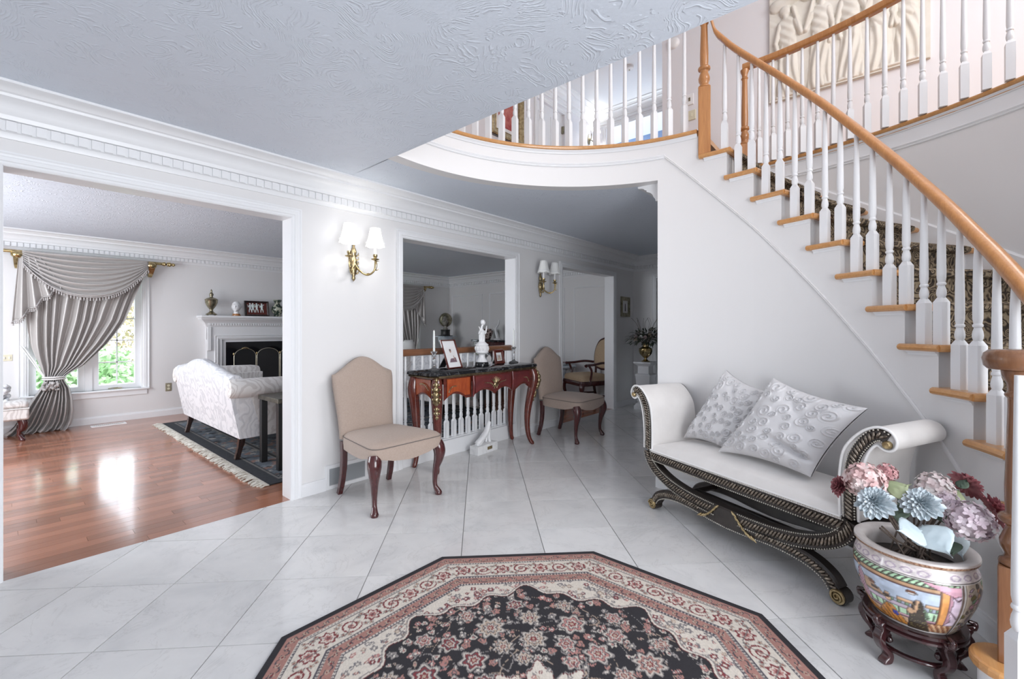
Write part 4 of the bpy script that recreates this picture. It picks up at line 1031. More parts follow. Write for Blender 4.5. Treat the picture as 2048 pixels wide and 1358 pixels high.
# upholstered arms
ARMI = s2([(.592, .40), (.590, .50), (.592, .60), (.606, .69), (.640, .750), (.690, .800), (.740, .822), (.782, .812), (.803, .780), (.800, .750), (.782, .732), (.758, .732), (.735, .745), (.712, .722), (.694, .68), (.676, .60), (.668, .50), (.668, .40)], 5)
for sgn in (1, -1):
    P = ARMI if sgn > 0 else mir(ARMI)
    R = []
    for y, k in ((.004, .985), (.012, 1.0), (DEP*.5, 1.0), (DEP-.03, 1.0), (DEP-.015, .985)):
        cx = sgn*.665; R.append([((x-cx)*k+cx, y, (z-.6)*k+.6 if k < 1 else z) for x, z in P])
    a = MB().rings(R).build('upholstered_arm', 'ivory_velvet', bench, smooth=50)
    m = MB(); m.tube([(x, .000, z) for x, z in P], .006, 8); m.build('welt', 'welt', a, smooth=60)
# ---- cushions with raised scrolls
mottled('cushion_silk', (.62, .61, .62), (.70, .69, .70), 4, .42, 3, .02, Sheen_Weight=.2)
def cushion(label, BL, BR, TL, TR, yb, yt, seed, dent=0, thick=.075):
    """corner points (x, z) in the bench frame, lower and upper distance from the bench front"""
    r_ = random.Random(seed); sp = []
    for k in range(900):
        x, y, r = r_.uniform(-.48, .48), r_.uniform(-.48, .48), r_.uniform(.050, .092)
        if all((x-a)**2+(y-b)**2 > (r+q)**2*.66 for a, b, q, _ in sp): sp.append((x, y, r, r_.choice((-1, 1))))
    nn = 170; g_ = np.linspace(-1, 1, nn+1); X, Y = np.meshgrid(g_, g_)
    XX = X*(1-.10*(1-Y**2)); YY = Y*(1-.11*(1-X**2))
    s_, t_ = (XX+1)/2, (YY+1)/2
    bl = lambda k: (1-s_)*(1-t_)*BL[k]+s_*(1-t_)*BR[k]+(1-s_)*t_*TL[k]+s_*t_*TR[k]
    PX, PZ = bl(0), bl(1); PY = yb+(yt-yb)*t_
    T = (np.clip(1-X**4, 0, 1)*np.clip(1-Y**4, 0, 1))**.6*thick+.004
    rel = np.zeros_like(T)
    for a, b, r, s in sp:
        dx, dy = X/2-a, Y/2-b; rr = np.hypot(dx, dy); th = np.arctan2(dy, dx)*s
        ph = np.mod(rr/r*2.2-th/(2*np.pi), 1.0); ridge = np.exp(-((ph-.5)/.17)**2)*(rr < r)*np.clip((r-rr)/r*6, 0, 1)
        rel = np.maximum(rel, ridge)
    T2 = T+rel*.0110*np.clip(T/.03, 0, 1)
    T2 = T2-.010*np.exp(-((X*.8+Y-.55)**2/.012))*np.clip(1-np.abs(X), 0, 1)
    if dent: T2 = T2-dent*np.exp(-((Y+.42+.22*X)**2/.006))*np.clip((X+.25)*2, 0, 1)*np.clip((1-X)*3, 0, 1)
    ln = hypot(yt-yb, TL[1]-BL[1]); ny, nz = -(TL[1]-BL[1])/ln, (yt-yb)/ln
    N1 = (nn+1)**2; v = np.zeros((2*N1, 3))
    for o_, t2, sg in ((0, T2, 1), (N1, T, -1)):
        v[o_:o_+N1, 0] = PX.ravel(); v[o_:o_+N1, 1] = (PY+sg*t2*ny).ravel(); v[o_:o_+N1, 2] = (PZ+sg*t2*nz).ravel()
    idx = np.arange(N1).reshape(nn+1, nn+1); q = np.stack([idx[:-1, :-1], idx[:-1, 1:], idx[1:, 1:], idx[1:, :-1]], -1).reshape(-1, 4)
    mb = MB(); mb.v = [tuple(p) for p in v]; mb.f = [tuple(f) for f in q]+[tuple(f[::-1]) for f in q+N1]
    o = mb.build('cushion', 'cushion_silk', None, smooth=70, fix=False); tag(o, label, 'cushion', 'scroll patterned cushions on the bench')
    o.location = BO; o.rotation_euler = (0, 0, BA); return o
cushion('silver scroll embroidered cushion half hidden behind the crumpled one on the bench', (-.545, .468), (-.16, .462), (-.315, .955), (.05, .84), .245, .385, 5)
cushion('crumpled silver scroll embroidered cushion lying in front of the other cushion on the bench', (-.165, .478), (.385, .488), (.065, .945), (.545, .845), .135, .315, 9, .04, .085)
# ================================================================ RUG
def rug_colors(X, Y, Rr):
    """X, Y in metres from the rug centre; returns rgb"""
    d = np.maximum(np.maximum(np.abs(X), np.abs(Y)), (np.abs(X)+np.abs(Y))/np.sqrt(2)); e = Rr-d      # distance in from the edge
    cream = np.array((.62, .56, .49)); pink = np.array((.36, .185, .155)); black = np.array((.022, .020, .024)); wine = np.array((.19, .035, .040)); grey = np.array((.25, .225, .215)); tan = np.array((.42, .32, .25)); rose = np.array((.42, .20, .18))
    C_ = np.empty(X.shape+(3,)); C_[:] = cream
    th = np.arctan2(Y, X); sec = np.round(th/(np.pi/4)); thl = th-sec*np.pi/4; s = d*np.tan(thl)      # along-side coordinate
    sid = sec+4
    def put(mask, c): C_[mask] = c
    rng = np.random.RandomState(4)
    def flower(u, v, r, cols, petals=6, ph=0):
        q = np.hypot(u, v)/r; a = np.arctan2(v, u); lob = .86+.14*np.cos(petals*a+ph)
        for lim, c in cols: put(q < lim*lob, c)
    ny_, nx_ = X.shape
    def local(cx, cy, r, cols, petals=6, ph=0, rot=0, sq=1.0, lim_=None):
        i0, i1 = int((cx-r*1.3+Rr)/(2*Rr)*nx_), int((cx+r*1.3+Rr)/(2*Rr)*nx_)+2; j0, j1 = int((cy-r*1.3+Rr)/(2*Rr)*ny_), int((cy+r*1.3+Rr)/(2*Rr)*ny_)+2
        i0, j0 = max(i0, 0), max(j0, 0); sl = (slice(j0, j1), slice(i0, i1)); u0, v0 = X[sl]-cx, Y[sl]-cy
        if u0.size == 0: return
        u = u0*np.cos(rot)+v0*np.sin(rot); v = (-u0*np.sin(rot)+v0*np.cos(rot))*sq; q = np.hypot(u, v)/r; a = np.arctan2(v, u); lob = .84+.16*np.cos(petals*a+ph)
        ok = True if lim_ is None else lim_[sl]
        for lim, c in cols:
            w = C_[sl]; w[(q < lim*lob) & ok] = c
    def scroll(u, v, r, sgn, c, w=.30):
        q = np.hypot(u, v)/r; a = np.arctan2(v, u)*sgn; p = np.mod(q*1.9-a/(2*np.pi), 1.0); put((q < 1) & (np.abs(p-.5) < w*.5) & (q > .16), c)
    # field
    put(e > 0, cream)
    for k in range(2600):      # scattered buds and leaves over the cream field
        a, b = rng.uniform(-.76, .76, 2); c = (rose, wine, grey, tan, pink, grey)[k % 6]
        local(a, b, rng.uniform(.009, .018), ((1.12, black*4+.05), (.95, c), (.42, cream)), 3+k % 4, k, k*.7, 1.0 if k % 2 else 1.8)
    q = np.hypot(X, Y); a = np.arctan2(Y, X); lob = .640+.026*np.cos(8*a)+.020*np.cos(24*a)+.010*np.cos(16*a+.5)
    put(q < lob+.020, grey); put(q < lob+.013, cream); put(q < lob+.004, wine*.7); put(q < lob, black)
    inm = q < lob-.006
    for k in range(20):      # winding stems
        aa = 2*np.pi*k/20; w = np.abs(np.mod(a-aa-.45*np.sin(q*17+k*1.3)+np.pi, 2*np.pi)-np.pi)*q; put((w < .0032) & inm & (q > .2), (tan*.8, grey)[k % 2])
    for k in range(950):     # small flowers and leaves on the black
        aa = rng.uniform(0, 2*np.pi); rr = .16+.50*np.sqrt(rng.uniform()); c = (tan, rose, cream*.85, grey, pink, grey)[k % 6]
        local(rr*np.cos(aa), rr*np.sin(aa), rng.uniform(.009, .021), ((1.0, c), (.55, black*2+.05), (.36, cream if k % 2 else rose)), 3+k % 4, k, k*.9, 1.0 if k % 3 else 2.0, inm)
    for rr, n, r, o in ((.555, 16, .042, .10), (.44, 8, .066, .39), (.46, 8, .050, 0.0), (.33, 8, .060, 0.0), (.32, 8, .045, .39), (.235, 8, .040, .2)):
        for k in range(n):
            aa = 2*np.pi*k/n+o; mid = (rose, tan, wine, pink)[(k+n) % 4]
            local(rr*np.cos(aa), rr*np.sin(aa), r, ((1.10, black), (1.0, grey), (.88, cream*.82), (.74, black*3), (.68, mid), (.50, black*4), (.42, cream*.8), (.28, wine), (.14, tan)), 8 if k % 2 else 6, 0, aa, 1.0, inm)
    qc = .17+.035*np.cos(8*a)+.012*np.cos(24*a); put(q < qc+.012, grey); put(q < qc+.006, wine*.7); put(q < qc, cream)
    for k in range(90):
        aa = rng.uniform(0, 2*np.pi); rr = .18*np.sqrt(rng.uniform()); local(rr*np.cos(aa), rr*np.sin(aa), rng.uniform(.007, .014), ((1, (wine, grey, tan, rose)[k % 4]), (.4, cream)), 5, k)
    # borders
    def bandm(a0, a1): return (e >= a0) & (e < a1)
    B = ((0, .026, black), (.026, .075, pink), (.075, .086, cream*.9), (.086, .090, black*4), (.090, .200, cream), (.200, .204, black*4), (.204, .216, cream*.8), (.216, .262, pink), (.262, .272, cream*.9), (.272, .276, black*4))
    for a0, a1, c in B: put(bandm(a0, a1), c)
    lt = np.mod(s*70, 1.0); put(bandm(.077, .085) & (lt < .5), black*4); put(bandm(.206, .214) & (lt < .5), black*4); put(bandm(.263, .271) & (lt < .5), black*4)
    for c0, wv in ((.0505, .016), (.239, .015)):
        vv = e-c0; wav = .014*np.sin(s*2*np.pi/.085); put((np.abs(vv-wav) < .0030) & bandm(c0-.024, c0+.024), black*3)
        f = np.mod(s/.0425+.5, 1.0)-.5; side = np.where(np.mod(np.floor(s/.0425+.5), 2) == 0, 1, -1); flower(np.where(bandm(c0-.022, c0+.022), f*.0425, 9), vv+side*.007*0, .0125, ((1, black*3), (.85, tan), (.45, wine)), 5)
    vv = e-.145; mb_ = bandm(.0915, .1985)
    for k in range(-4, 5):
        u = np.where(mb_, s-k*.098, 9); col = wine if k % 2 else rose*.8
        if k % 2: flower(u, vv, .040, ((1.0, wine), (.72, cream), (.5, rose), (.25, wine)), 7)
        else: scroll(u, vv, .044, 1 if k % 4 else -1, wine, .34); flower(u, vv, .012, ((1, rose), (.5, wine)), 5)
        for dx, dy in ((.049, .028), (.049, -.028), (.030, .040), (.030, -.040), (.068, .0)): flower(u-dx, vv-dy, .012, ((1, grey), (.7, tan), (.35, wine)), 5, dx*99)
    w = np.abs(vv-.034*np.sin(s*2*np.pi/.196)); put(mb_ & (w < .0024), grey*.7)
    # faint weave variation
    C_ *= (.90+.2*rng.rand(*X.shape))[..., None]
    return C_
RR = .992; n_ = 420
gx = np.linspace(-RR, RR, n_+1); GX, GY = np.meshgrid(gx, gx); dd = np.maximum(np.maximum(np.abs(GX), np.abs(GY)), (np.abs(GX)+np.abs(GY))/sqrt(2))
# pull outside vertices of the diagonal corners onto the octagon edge so the outline is clean
over = (np.abs(GX)+np.abs(GY))/sqrt(2)-RR; mv = np.clip(over, 0, None)/sqrt(2); ins = over < RR*2/n_*1.1
GX2 = GX-np.sign(GX)*mv; GY2 = GY-np.sign(GY)*mv
keep = ins[:-1, :-1] & ins[1:, :-1] & ins[:-1, 1:] & ins[1:, 1:]
idx = np.arange((n_+1)**2).reshape(n_+1, n_+1); q4 = np.stack([idx[:-1, :-1], idx[:-1, 1:], idx[1:, 1:], idx[1:, :-1]], -1)[keep]
used = np.unique(q4); rem = -np.ones((n_+1)**2, int); rem[used] = np.arange(len(used))
cols = rug_colors(GX2, GY2, RR).reshape(-1, 3)[used]
vx = np.stack([GX2.ravel()[used], GY2.ravel()[used], np.full(len(used), .011)], 1)
me = bpy.data.meshes.new('rug_pile'); me.from_pydata([tuple(p) for p in vx], [], [tuple(f) for f in rem[q4]]); me.update(); set_cols(me, cols)
vcol_mat('rug_wool', .95, .4)
oct_ = [(RR*x, RR*y) for x, y in ((1, .4142), (.4142, 1), (-.4142, 1), (-1, .4142), (-1, -.4142), (-.4142, -1), (.4142, -1), (1, -.4142))]
rug = thing('octagonal_rug', 'octagonal persian style rug with black floral centre and pink cream borders', 'rug', (1.152, -2.442, 0))
o = link('rug_pile', me, 'rug_wool', rug)
MB().prism([(x*1.002, y*1.002) for x, y in oct_], lambda u, v, w: (u, v, w), 0.0005, .0104).build('rug_backing', 'black', rug, smooth=0)
# ================================================================ PORCELAIN PLANTER ON ITS STAND, WITH FLOWERS
PC = Vector((2.253, -3.337, 0)); SH = .165
ps = thing('planter_stand', 'dark carved rosewood stand with five curved legs under the porcelain planter', 'stand', PC, radians(142.7))
mottled('rosewood', (.022, .007, .008), (.055, .016, .018), 12, .14, 3, Coat_Weight=.6)
MB().lathe([(.085, .135), (.140, .132), (.150, .138), (.150, .146), (.142, .150), (.150, .156), (.148, .165), (.085, .165)], 48, cap=(False, False)).build('top_ring', 'rosewood', ps, smooth=40)
mb = MB(); mb.tube([(.112*cos(2*pi*k/48), .112*sin(2*pi*k/48), .052) for k in range(48)], .0105, 10, loop=True, flat=(.75, 1.1)); mb.build('stretcher_ring', 'rosewood', ps, smooth=60)
LO = s2([(.118, .150), (.150, .158), (.166, .148), (.160, .132), (.170, .112), (.172, .090), (.158, .062), (.136, .040), (.131, .026), (.144, .016), (.150, .006), (.142, -.0), (.118, 0), (.108, .012), (.106, .030), (.114, .046), (.132, .060), (.144, .082), (.142, .100), (.128, .112), (.118, .126)], 4)
lm = MB().prism(LO, lambda u, v, w: (u, w, v), -.015, .015).mesh('leg', 30)
cm = MB().tube(spline([(.150, -.0, .150), (.170, 0, .158), (.172, 0, .172), (.156, 0, .176)], 4), [.012]*5+[.010]*4+[.007]*4, 8).mesh('knee_carving', 60)
cm2 = MB().ball((.118, 0, .088), .013, 10, 6, (1, 1.3, 1.1)).tube(spline([(.140, 0, .10), (.124, 0, .108), (.112, 0, .098), (.118, 0, .086)], 4), [.008]*13, 8).mesh('inner_scroll', 60)
for k in range(5):
    for me_, nm in ((lm, 'leg'), (cm, 'knee_carving'), (cm2, 'inner_scroll')):
        if nm == 'leg':
            L = link(nm, me_, 'rosewood', ps, bevel=.005); L.rotation_euler = (0, 0, 2*pi*k/5)
        else: link(nm, me_, 'rosewood', L)
# body with a painted scene
prof = s2([(.104, 0), (.120, .012), (.146, .060), (.168, .115), (.180, .170), (.178, .212), (.168, .245), (.162, .258)], 14)
nT = 300; nV = len(prof)
TT, VV = np.meshgrid(np.arange(nT)/nT*360.0, np.array([p[1] for p in prof])/.258)
Uo = TT-180.0; Vv = VV
col = np.empty(TT.shape+(3,)); white = np.array((.74, .72, .70)); col[:] = white
rg = np.random.RandomState(2)
def P_(mask, c): col[mask] = c
def ellm(u, v, ru, rv, rot=0):
    a, b = Uo-u, (Vv-v)*100; c, s = cos(rot), sin(rot); return ((a*c+b*s)/ru)**2+((-a*s+b*c)/(rv*100))**2 < 1
def rect(u0, u1, v0, v1): return (Uo > u0) & (Uo < u1) & (Vv > v0) & (Vv < v1)
def poly_m(P):
    m = np.zeros(TT.shape, bool); j = len(P)-1
    for i in range(len(P)):
        (xi, yi), (xj, yj) = P[i], P[j]; cnd = ((yi > Vv) != (yj > Vv)) & (Uo < (xj-xi)*(Vv-yi)/(yj-yi+1e-9)+xi); m ^= cnd; j = i
    return m
sky = np.array((.52, .61, .74)); orange = np.array((.60, .26, .06)); peach = np.array((.66, .42, .25)); green = np.array((.22, .36, .22)); pinkc = np.array((.62, .36, .44)); dark = np.array((.055, .042, .030)); brown = np.array((.24, .10, .05)); lil = np.array((.60, .50, .60)); blue = np.array((.02, .03, .35)); olive = np.array((.20, .18, .06)); plum = np.array((.17, .06, .13)); water = np.array((.40, .46, .56))
for c0 in (-16, 164):        # two painted panels, front and back
    Us = Uo.copy(); Uo = np.mod(Uo-c0+180, 360)-180
    L, Rr_ = -62, 58
    P_(rect(L, Rr_, .08, .76), sky)
    P_(rect(L, Rr_, .46, .52) & (np.sin(Uo*.5)+np.sin(Uo*.23) > -.3), peach); P_(rect(L, Rr_, .40, .47), water); P_(rect(L, Rr_, .43, .47) & (np.sin(Uo*.9) > .2), green)
    P_(poly_m([(-50, .44), (-40, .58), (-30, .60), (-18, .50), (-8, .44)]), peach*.8); P_(ellm(-26, .57, 4, .02), brown); P_(ellm(-24, .50, 5, .015), dark)
    P_(rect(L, Rr_, .26, .40), green*1.9+.15); P_(rect(L, Rr_, .27, .38) & (np.mod(Uo, 4.2) < .7), green*.5); P_(rect(L, 20, .36, .42), lil)
    P_(rect(L, Rr_, .23, .27), pinkc); P_(rect(L, Rr_, .262, .27), plum); P_(rect(L, Rr_, .228, .235), plum)
    P_(rect(L, Rr_, .08, .228), peach); P_(rect(20, Rr_, .08, .228) & (np.mod(Uo+Vv*60, 7) < 3), brown*1.4)
    P_(poly_m([(-62, .30), (-50, .27), (-30, .16), (-12, .09), (-62, .09)]), orange)
    # roof
    P_(rect(L, Rr_-2, .76, .83), green*1.8+.12); P_(rect(L, Rr_-2, .76, .83) & (np.mod(Uo-Vv*90, 6) < 1.1), dark); P_(rect(L, Rr_-2, .825, .84), dark); P_(rect(L, Rr_-2, .755, .765), dark); P_(rect(L, Rr_-8, .70, .755), peach*.9); P_(rect(L, Rr_-8, .695, .702), plum)
    # pillar and drapes
    P_(rect(37, 46, .22, .76), orange*1.05+.05); P_(rect(37, 37.8, .22, .76), brown); P_(rect(46, Rr_, .23, .78), lil*1.15); P_(poly_m([(46, .78), (49, .6), (47, .45), (51, .30), (46, .24)]), pinkc*.8); P_((np.abs(Vv-(.70-(Uo-46)*.010*np.abs(np.sin((Uo-46)*.26)))) < .006) & rect(46, Rr_, .2, .8), plum)
    P_((np.abs(Vv-(.50-(Uo-46)*.014)) < .006) & rect(46, Rr_, .2, .8), plum); P_(poly_m([(20, .83), (Rr_, .80), (Rr_, .70), (50, .68), (38, .74)]), pinkc*1.1)
    # woman in pink at the left
    P_(poly_m([(-51, .24), (-49, .45), (-47, .64), (-42, .68), (-38, .62), (-37, .44), (-33, .24)]), pinkc); P_((np.mod(Uo+Vv*40, 5) < .8) & poly_m([(-51, .24), (-47, .64), (-42, .68), (-38, .62), (-33, .24)]), plum*1.8); P_(ellm(-44.5, .715, 2.6, .035), peach*1.2); P_(ellm(-45.5, .745, 3.2, .028), dark)
    # reclining figure in orange with a blue patch
    P_(poly_m([(-26, .16), (-20, .26), (-12, .36), (-5, .34), (2, .22), (10, .10), (-14, .09)]), orange*1.15); P_(ellm(-9, .43, 3, .035), peach*1.25); P_(ellm(-10.5, .465, 4, .022), dark); P_(ellm(-4, .235, 3.4, .038, .4), blue); P_((np.mod(Uo*1.3+Vv*70, 9) < .9) & poly_m([(-26, .16), (-12, .36), (2, .22), (10, .10), (-14, .09)]), brown)
    # standing figure in dark brown robe
    P_(poly_m([(8, .07), (11, .30), (14, .50), (19, .56), (23, .52), (25, .34), (34, .07)]), dark); P_((rg.rand(*TT.shape) > .93) & poly_m([(8, .07), (11, .30), (14, .50), (19, .56), (23, .52), (25, .34), (34, .07)]), olive*2); P_(poly_m([(14, .33), (17, .54), (20, .54), (18, .35)]), peach); P_(ellm(13, .64, 4.5, .03), white*.95); P_(ellm(13, .648, 5, .014), brown); P_(ellm(12, .36, 3.5, .05), peach*.95); P_(poly_m([(25, .46), (30, .30), (28, .28), (24, .42)]), green*.6)
    P_(rect(L-1.6, L, .05, .84) | rect(Rr_, Rr_+1.6, .05, .84), brown)
    Uo = Us
for c0 in (74, 254):         # flowered reserves between the panels
    a = np.mod(Uo-c0+180, 360)-180; ins_ = (np.abs(a) < 28) & (Vv > .05) & (Vv < .84); P_(ins_, np.array((.60, .52, .42)))
    Us = Uo.copy(); Uo = a
    for k in range(70):
        u, v = rg.uniform(-27, 27), rg.uniform(.08, .82); c = (plum, pinkc, olive, green, dark*2, lil, peach)[k % 7]; P_(ellm(u, v, rg.uniform(1.5, 4.5), rg.uniform(.012, .04), k) & ins_, c)
    P_(ellm(6, .62, 9, .07) & ins_, plum*.6+.02); P_(ellm(6, .62, 4, .03) & ins_, lil); P_(poly_m([(-10, .22), (0, .46), (16, .50), (22, .44), (4, .20)]) & ins_, olive)
    Uo = Us
P_((Vv > .845) & (Vv < .985), white*np.array((1, .95, .97)))
P_((Vv > .88) & (Vv < .955) & (np.abs(np.hypot((np.mod(Uo, 15)-7.5)/6.5, (Vv-.915)/.040)-.75) < .16), lil*.8); P_((Vv > .845) & (Vv < .853), dark)
P_(Vv < .05, np.array((.22, .26, .25)))
ed_ = (np.abs(col-np.roll(col, 1, 0)).sum(-1) > .10) | (np.abs(col-np.roll(col, 1, 1)).sum(-1) > .10); ed_ &= (Vv > .06) & (Vv < .84)
wash = rg.rand(nV//4+2, nT//4+2); wash = np.kron(wash, np.ones((4, 4)))[:nV, :nT]; wash = (wash+np.roll(wash, 1, 0)+np.roll(wash, 2, 1)+np.roll(wash, -1, 1))/4
col = col*(.80+.42*wash)[..., None]; col[ed_] = col[ed_]*.35+np.array((.05, .03, .03))*.65
pot = thing('porcelain_planter', 'painted chinese porcelain fishbowl planter with figures in a pavilion', 'planter', PC+Vector((0, 0, SH-.012)))
mb = MB().rings([[(r*cos(2*pi*j/nT), r*sin(2*pi*j/nT), z) for j in range(nT)] for r, z in prof], cap=(True, False))
me = mb.mesh('bowl', 60, fix=False); set_cols(me, col.reshape(-1, 3)); vcol_mat('painted_porcelain', .16, Coat_Weight=.4); bowl = link('bowl', me, 'painted_porcelain', pot)
mottled('rim_pattern', (.20, .085, .045), (.55, .36, .24), 120, .3, 2); mottled('rim_glaze', (.62, .57, .55), (.70, .66, .64), 20, .2, 3)
MB().lathe([(.162, .256), (.166, .258), (.176, .264), (.178, .272)], 96, cap=(False, False)).build('rim_band', 'rim_pattern', pot, smooth=60)
MB().lathe([(.178, .272), (.177, .279), (.168, .282), (.146, .277), (.139, .268), (.138, .250), (.150, .20)], 96, cap=(False, False)).build('rim', 'rim_glaze', pot, smooth=60)
mottled('potting', (.020, .016, .014), (.05, .04, .035), 30, .9, 3, .5)
MB().lathe([(.001, .215), (.10, .212), (.150, .205)], 40, cap=(False, False)).build('soil', 'potting', pot, smooth=60)
# silk flowers
fl = thing('silk_flowers', 'silk hydrangeas, blue grey dahlias and dusty rose dahlias in the porcelain planter', 'flowers', PC+Vector((0, 0, .38)))
def fl_loc(px, py, d): return at(px, py, d)-(PC+Vector((0, 0, .38)))
mottled('hydrangea_pink', (.62, .40, .39), (.78, .66, .64), 22, .7, 2, lo=.4, hi=.6); mottled('hydrangea_lilac', (.62, .50, .56), (.76, .68, .72), 22, .7, 2, lo=.4, hi=.6); mottled('hydrangea_white', (.66, .54, .54), (.80, .77, .75), 22, .7, 2, lo=.4, hi=.6); mottled('hydrangea_deep', (.45, .20, .21), (.62, .38, .38), 22, .7, 2)
mottled('dahlia_blue', (.40, .47, .51), (.66, .71, .74), 30, .7, 2); mottled('dahlia_rose', (.25, .070, .085), (.42, .17, .18), 30, .7, 2); mottled('leaf_blue', (.48, .58, .62), (.58, .67, .71), 10, .65, 3, .05); mottled('leaf_olive', (.22, .27, .14), (.36, .40, .24), 10, .65, 3); mottled('leaf_deep', (.045, .075, .055), (.10, .14, .10), 10, .65, 3)
def frame_of(d):
    d = Vector(d).normalized(); a = d.orthogonal().normalized(); return a, d.cross(a), d
def hydrangea(c, r, m, seed, name='hydrangea_head'):
    r_ = random.Random(seed); mb = MB(); n = 78
    for k in range(n):
        z = 1-2*(k+.5)/n; ph = k*2.39996; d = Vector((sqrt(1-z*z)*cos(ph), sqrt(1-z*z)*sin(ph), z*.85))
        d = (d+Vector((r_.uniform(-.2, .2), r_.uniform(-.2, .2), r_.uniform(-.2, .2)))).normalized(); a, b, u = frame_of(d); p = d*r*r_.uniform(.86, 1.0); s = r*r_.uniform(.21, .29); rot = r_.uniform(0, pi)
        for q in range(4):
            t = rot+q*pi/2; e = a*cos(t)+b*sin(t); f = -a*sin(t)+b*cos(t); h_ = u*s*r_.uniform(.05, .35)
            mb.add([p, p+e*s*.45+f*s*.42+h_*.3, p+e*s*.95+f*s*.26+h_, p+e*s*1.05-f*s*.05+h_*1.1, p+e*s*.92-f*s*.32+h_, p+e*s*.45-f*s*.42+h_*.3], [(0, 1, 2, 3, 4, 5)])
    mb.ball((0, 0, 0), r*.80, 10, 7)
    o = mb.build(name, m, fl, smooth=0, fix=False); o.location = c; return o
def dahlia(c, r, d, m, seed, layers=6, name='dahlia_head'):
    r_ = random.Random(seed); mb = MB(); a, b, u = frame_of(d)
    for L in range(layers):
        n = 18-L*2; t0 = L/(layers-1); el = lerp(-.15, 1.25, t0); ln = r*lerp(1.0, .45, t0)
        for k in range(n):
            th = 2*pi*(k+.5*(L % 2))/n+r_.uniform(-.08, .08); e = a*cos(th)+b*sin(th); f = -a*sin(th)+b*cos(th); dirv = (e*cos(el)+u*sin(el)); up_ = (-e*sin(el)+u*cos(el)); w = ln*.17*(1.15-.3*t0); base = u*r*.16*t0; lnn = ln*r_.uniform(.88, 1.08)
            R = []
            for q, (tt, ww) in enumerate(((.12, .35), (.4, .85), (.7, 1.0), (.9, .75), (1.0, .15))):
                ctr = base+dirv*lnn*tt+up_*lnn*(.10*tt*tt); R.append([ctr-f*w*ww+up_*w*ww*.7, ctr, ctr+f*w*ww+up_*w*ww*.7])
            mb.rings(R, closed=False)
    mb.ball(u*r*.12, r*.2, 8, 6)
    o = mb.build(name, m, fl, smooth=60, fix=False); o.location = c; return o
tc = (CAM-PC).normalized()
hydrangea(fl_loc(1729, 960, 1.60), 0.0619, 'hydrangea_pink', 1); hydrangea(fl_loc(1773, 946, 1.68), 0.0344, 'hydrangea_deep', 2); hydrangea(fl_loc(1868, 978, 1.66), 0.0585, 'hydrangea_white', 3); hydrangea(fl_loc(1895, 1002, 1.60), 0.0344, 'hydrangea_lilac', 8); hydrangea(fl_loc(1940, 1043, 1.52), 0.0636, 'hydrangea_lilac', 4)
dahlia(fl_loc(1750, 1005, 1.52), 0.0588, tc+Vector((0, .25, .35)), 'dahlia_blue', 5); dahlia(fl_loc(1843, 1008, 1.54), 0.0605, tc+Vector((0, 0, .45)), 'dahlia_blue', 6)
dahlia(fl_loc(1681, 972, 1.66), 0.0420, tc+Vector((.3, 1.2, 0)), 'dahlia_rose', 7); dahlia(fl_loc(1931, 972, 1.68), 0.0588, Vector((.6, -.7, .55)), 'dahlia_rose', 8); dahlia(fl_loc(1985, 1022, 1.58), 0.0622, Vector((.2, -.9, .45)), 'dahlia_rose', 9)
def big_leaf(c, d, n_, L, w, m, curl=.12, name='leaf'):
    d = Vector(d).normalized(); n_ = Vector(n_); n_ = (n_-d*n_.dot(d)).normalized(); s = d.cross(n_); R = []
    for i in range(15):
        t = i/14; ww = w*(sin(pi*min(1, t*1.02+.03)**.72))*(1+.035*(i % 2)); row = []
        for j in range(-4, 5):
            k = j/4; row.append(d*L*t+s*ww*k-n_*(curl*L*t*t)-n_*abs(k)**1.5*w*.10+n_*.0035*cos(abs(k)*9+t*22)*(1-abs(k))-d*abs(k)*L*.10*t)
        R.append(row)
    o = MB().rings(R, closed=False).build(name, m, fl, smooth=70, fix=False, solid=.0012); o.location = c; return o
big_leaf(fl_loc(1843, 1062, 1.50), fl_loc(1766, 1058, 1.44)-fl_loc(1843, 1062, 1.50), tc+Vector((0, 0, .15)), .120, .048, 'leaf_blue', .03)
big_leaf(fl_loc(1845, 1050, 1.53), fl_loc(1892, 1100, 1.43)-fl_loc(1845, 1050, 1.53), tc+Vector((0, 0, .2)), .135, .058, 'leaf_blue', .03)
big_leaf(fl_loc(1778, 985, 1.60), fl_loc(1812, 970, 1.58)-fl_loc(1778, 985, 1.60), tc+Vector((0, 0, .3)), .075, .036, 'leaf_olive')
big_leaf(fl_loc(1905, 1062, 1.60), fl_loc(1925, 1110, 1.55)-fl_loc(1905, 1062, 1.60), tc+Vector((.2, 0, .5)), .095, .036, 'leaf_blue'); big_leaf(fl_loc(1900, 1082, 1.58), fl_loc(1905, 1110, 1.54)-fl_loc(1900, 1082, 1.58), tc+Vector((0, .4, .5)), .06, .03, 'leaf_deep'); big_leaf(fl_loc(1800, 1010, 1.60), fl_loc(1795, 1045, 1.56)-fl_loc(1800, 1010, 1.60), tc+Vector((0, 0, .4)), .075, .03, 'leaf_deep'); big_leaf(fl_loc(1918, 975, 1.66), fl_loc(1935, 955, 1.66)-fl_loc(1918, 975, 1.66), tc+Vector((0, .4, .5)), .05, .02, 'leaf_deep'); big_leaf(fl_loc(1905, 1000, 1.64), fl_loc(1918, 980, 1.66)-fl_loc(1905, 1000, 1.64), tc, .07, .03, 'leaf_olive')
sm = MB(); rr_ = random.Random(5)
for k in range(22):
    a = rr_.uniform(0, 2*pi); b = rr_.uniform(.02, .09); e = Vector((rr_.uniform(-.09, .09), rr_.uniform(-.10, .10), rr_.uniform(.10, .24))); sm.tube([(b*cos(a), b*sin(a), -.015), e*.5+Vector((0, 0, 0)), e], .0035, 5)
tag(sm.build('stems', 'twig', fl), kind='stuff')
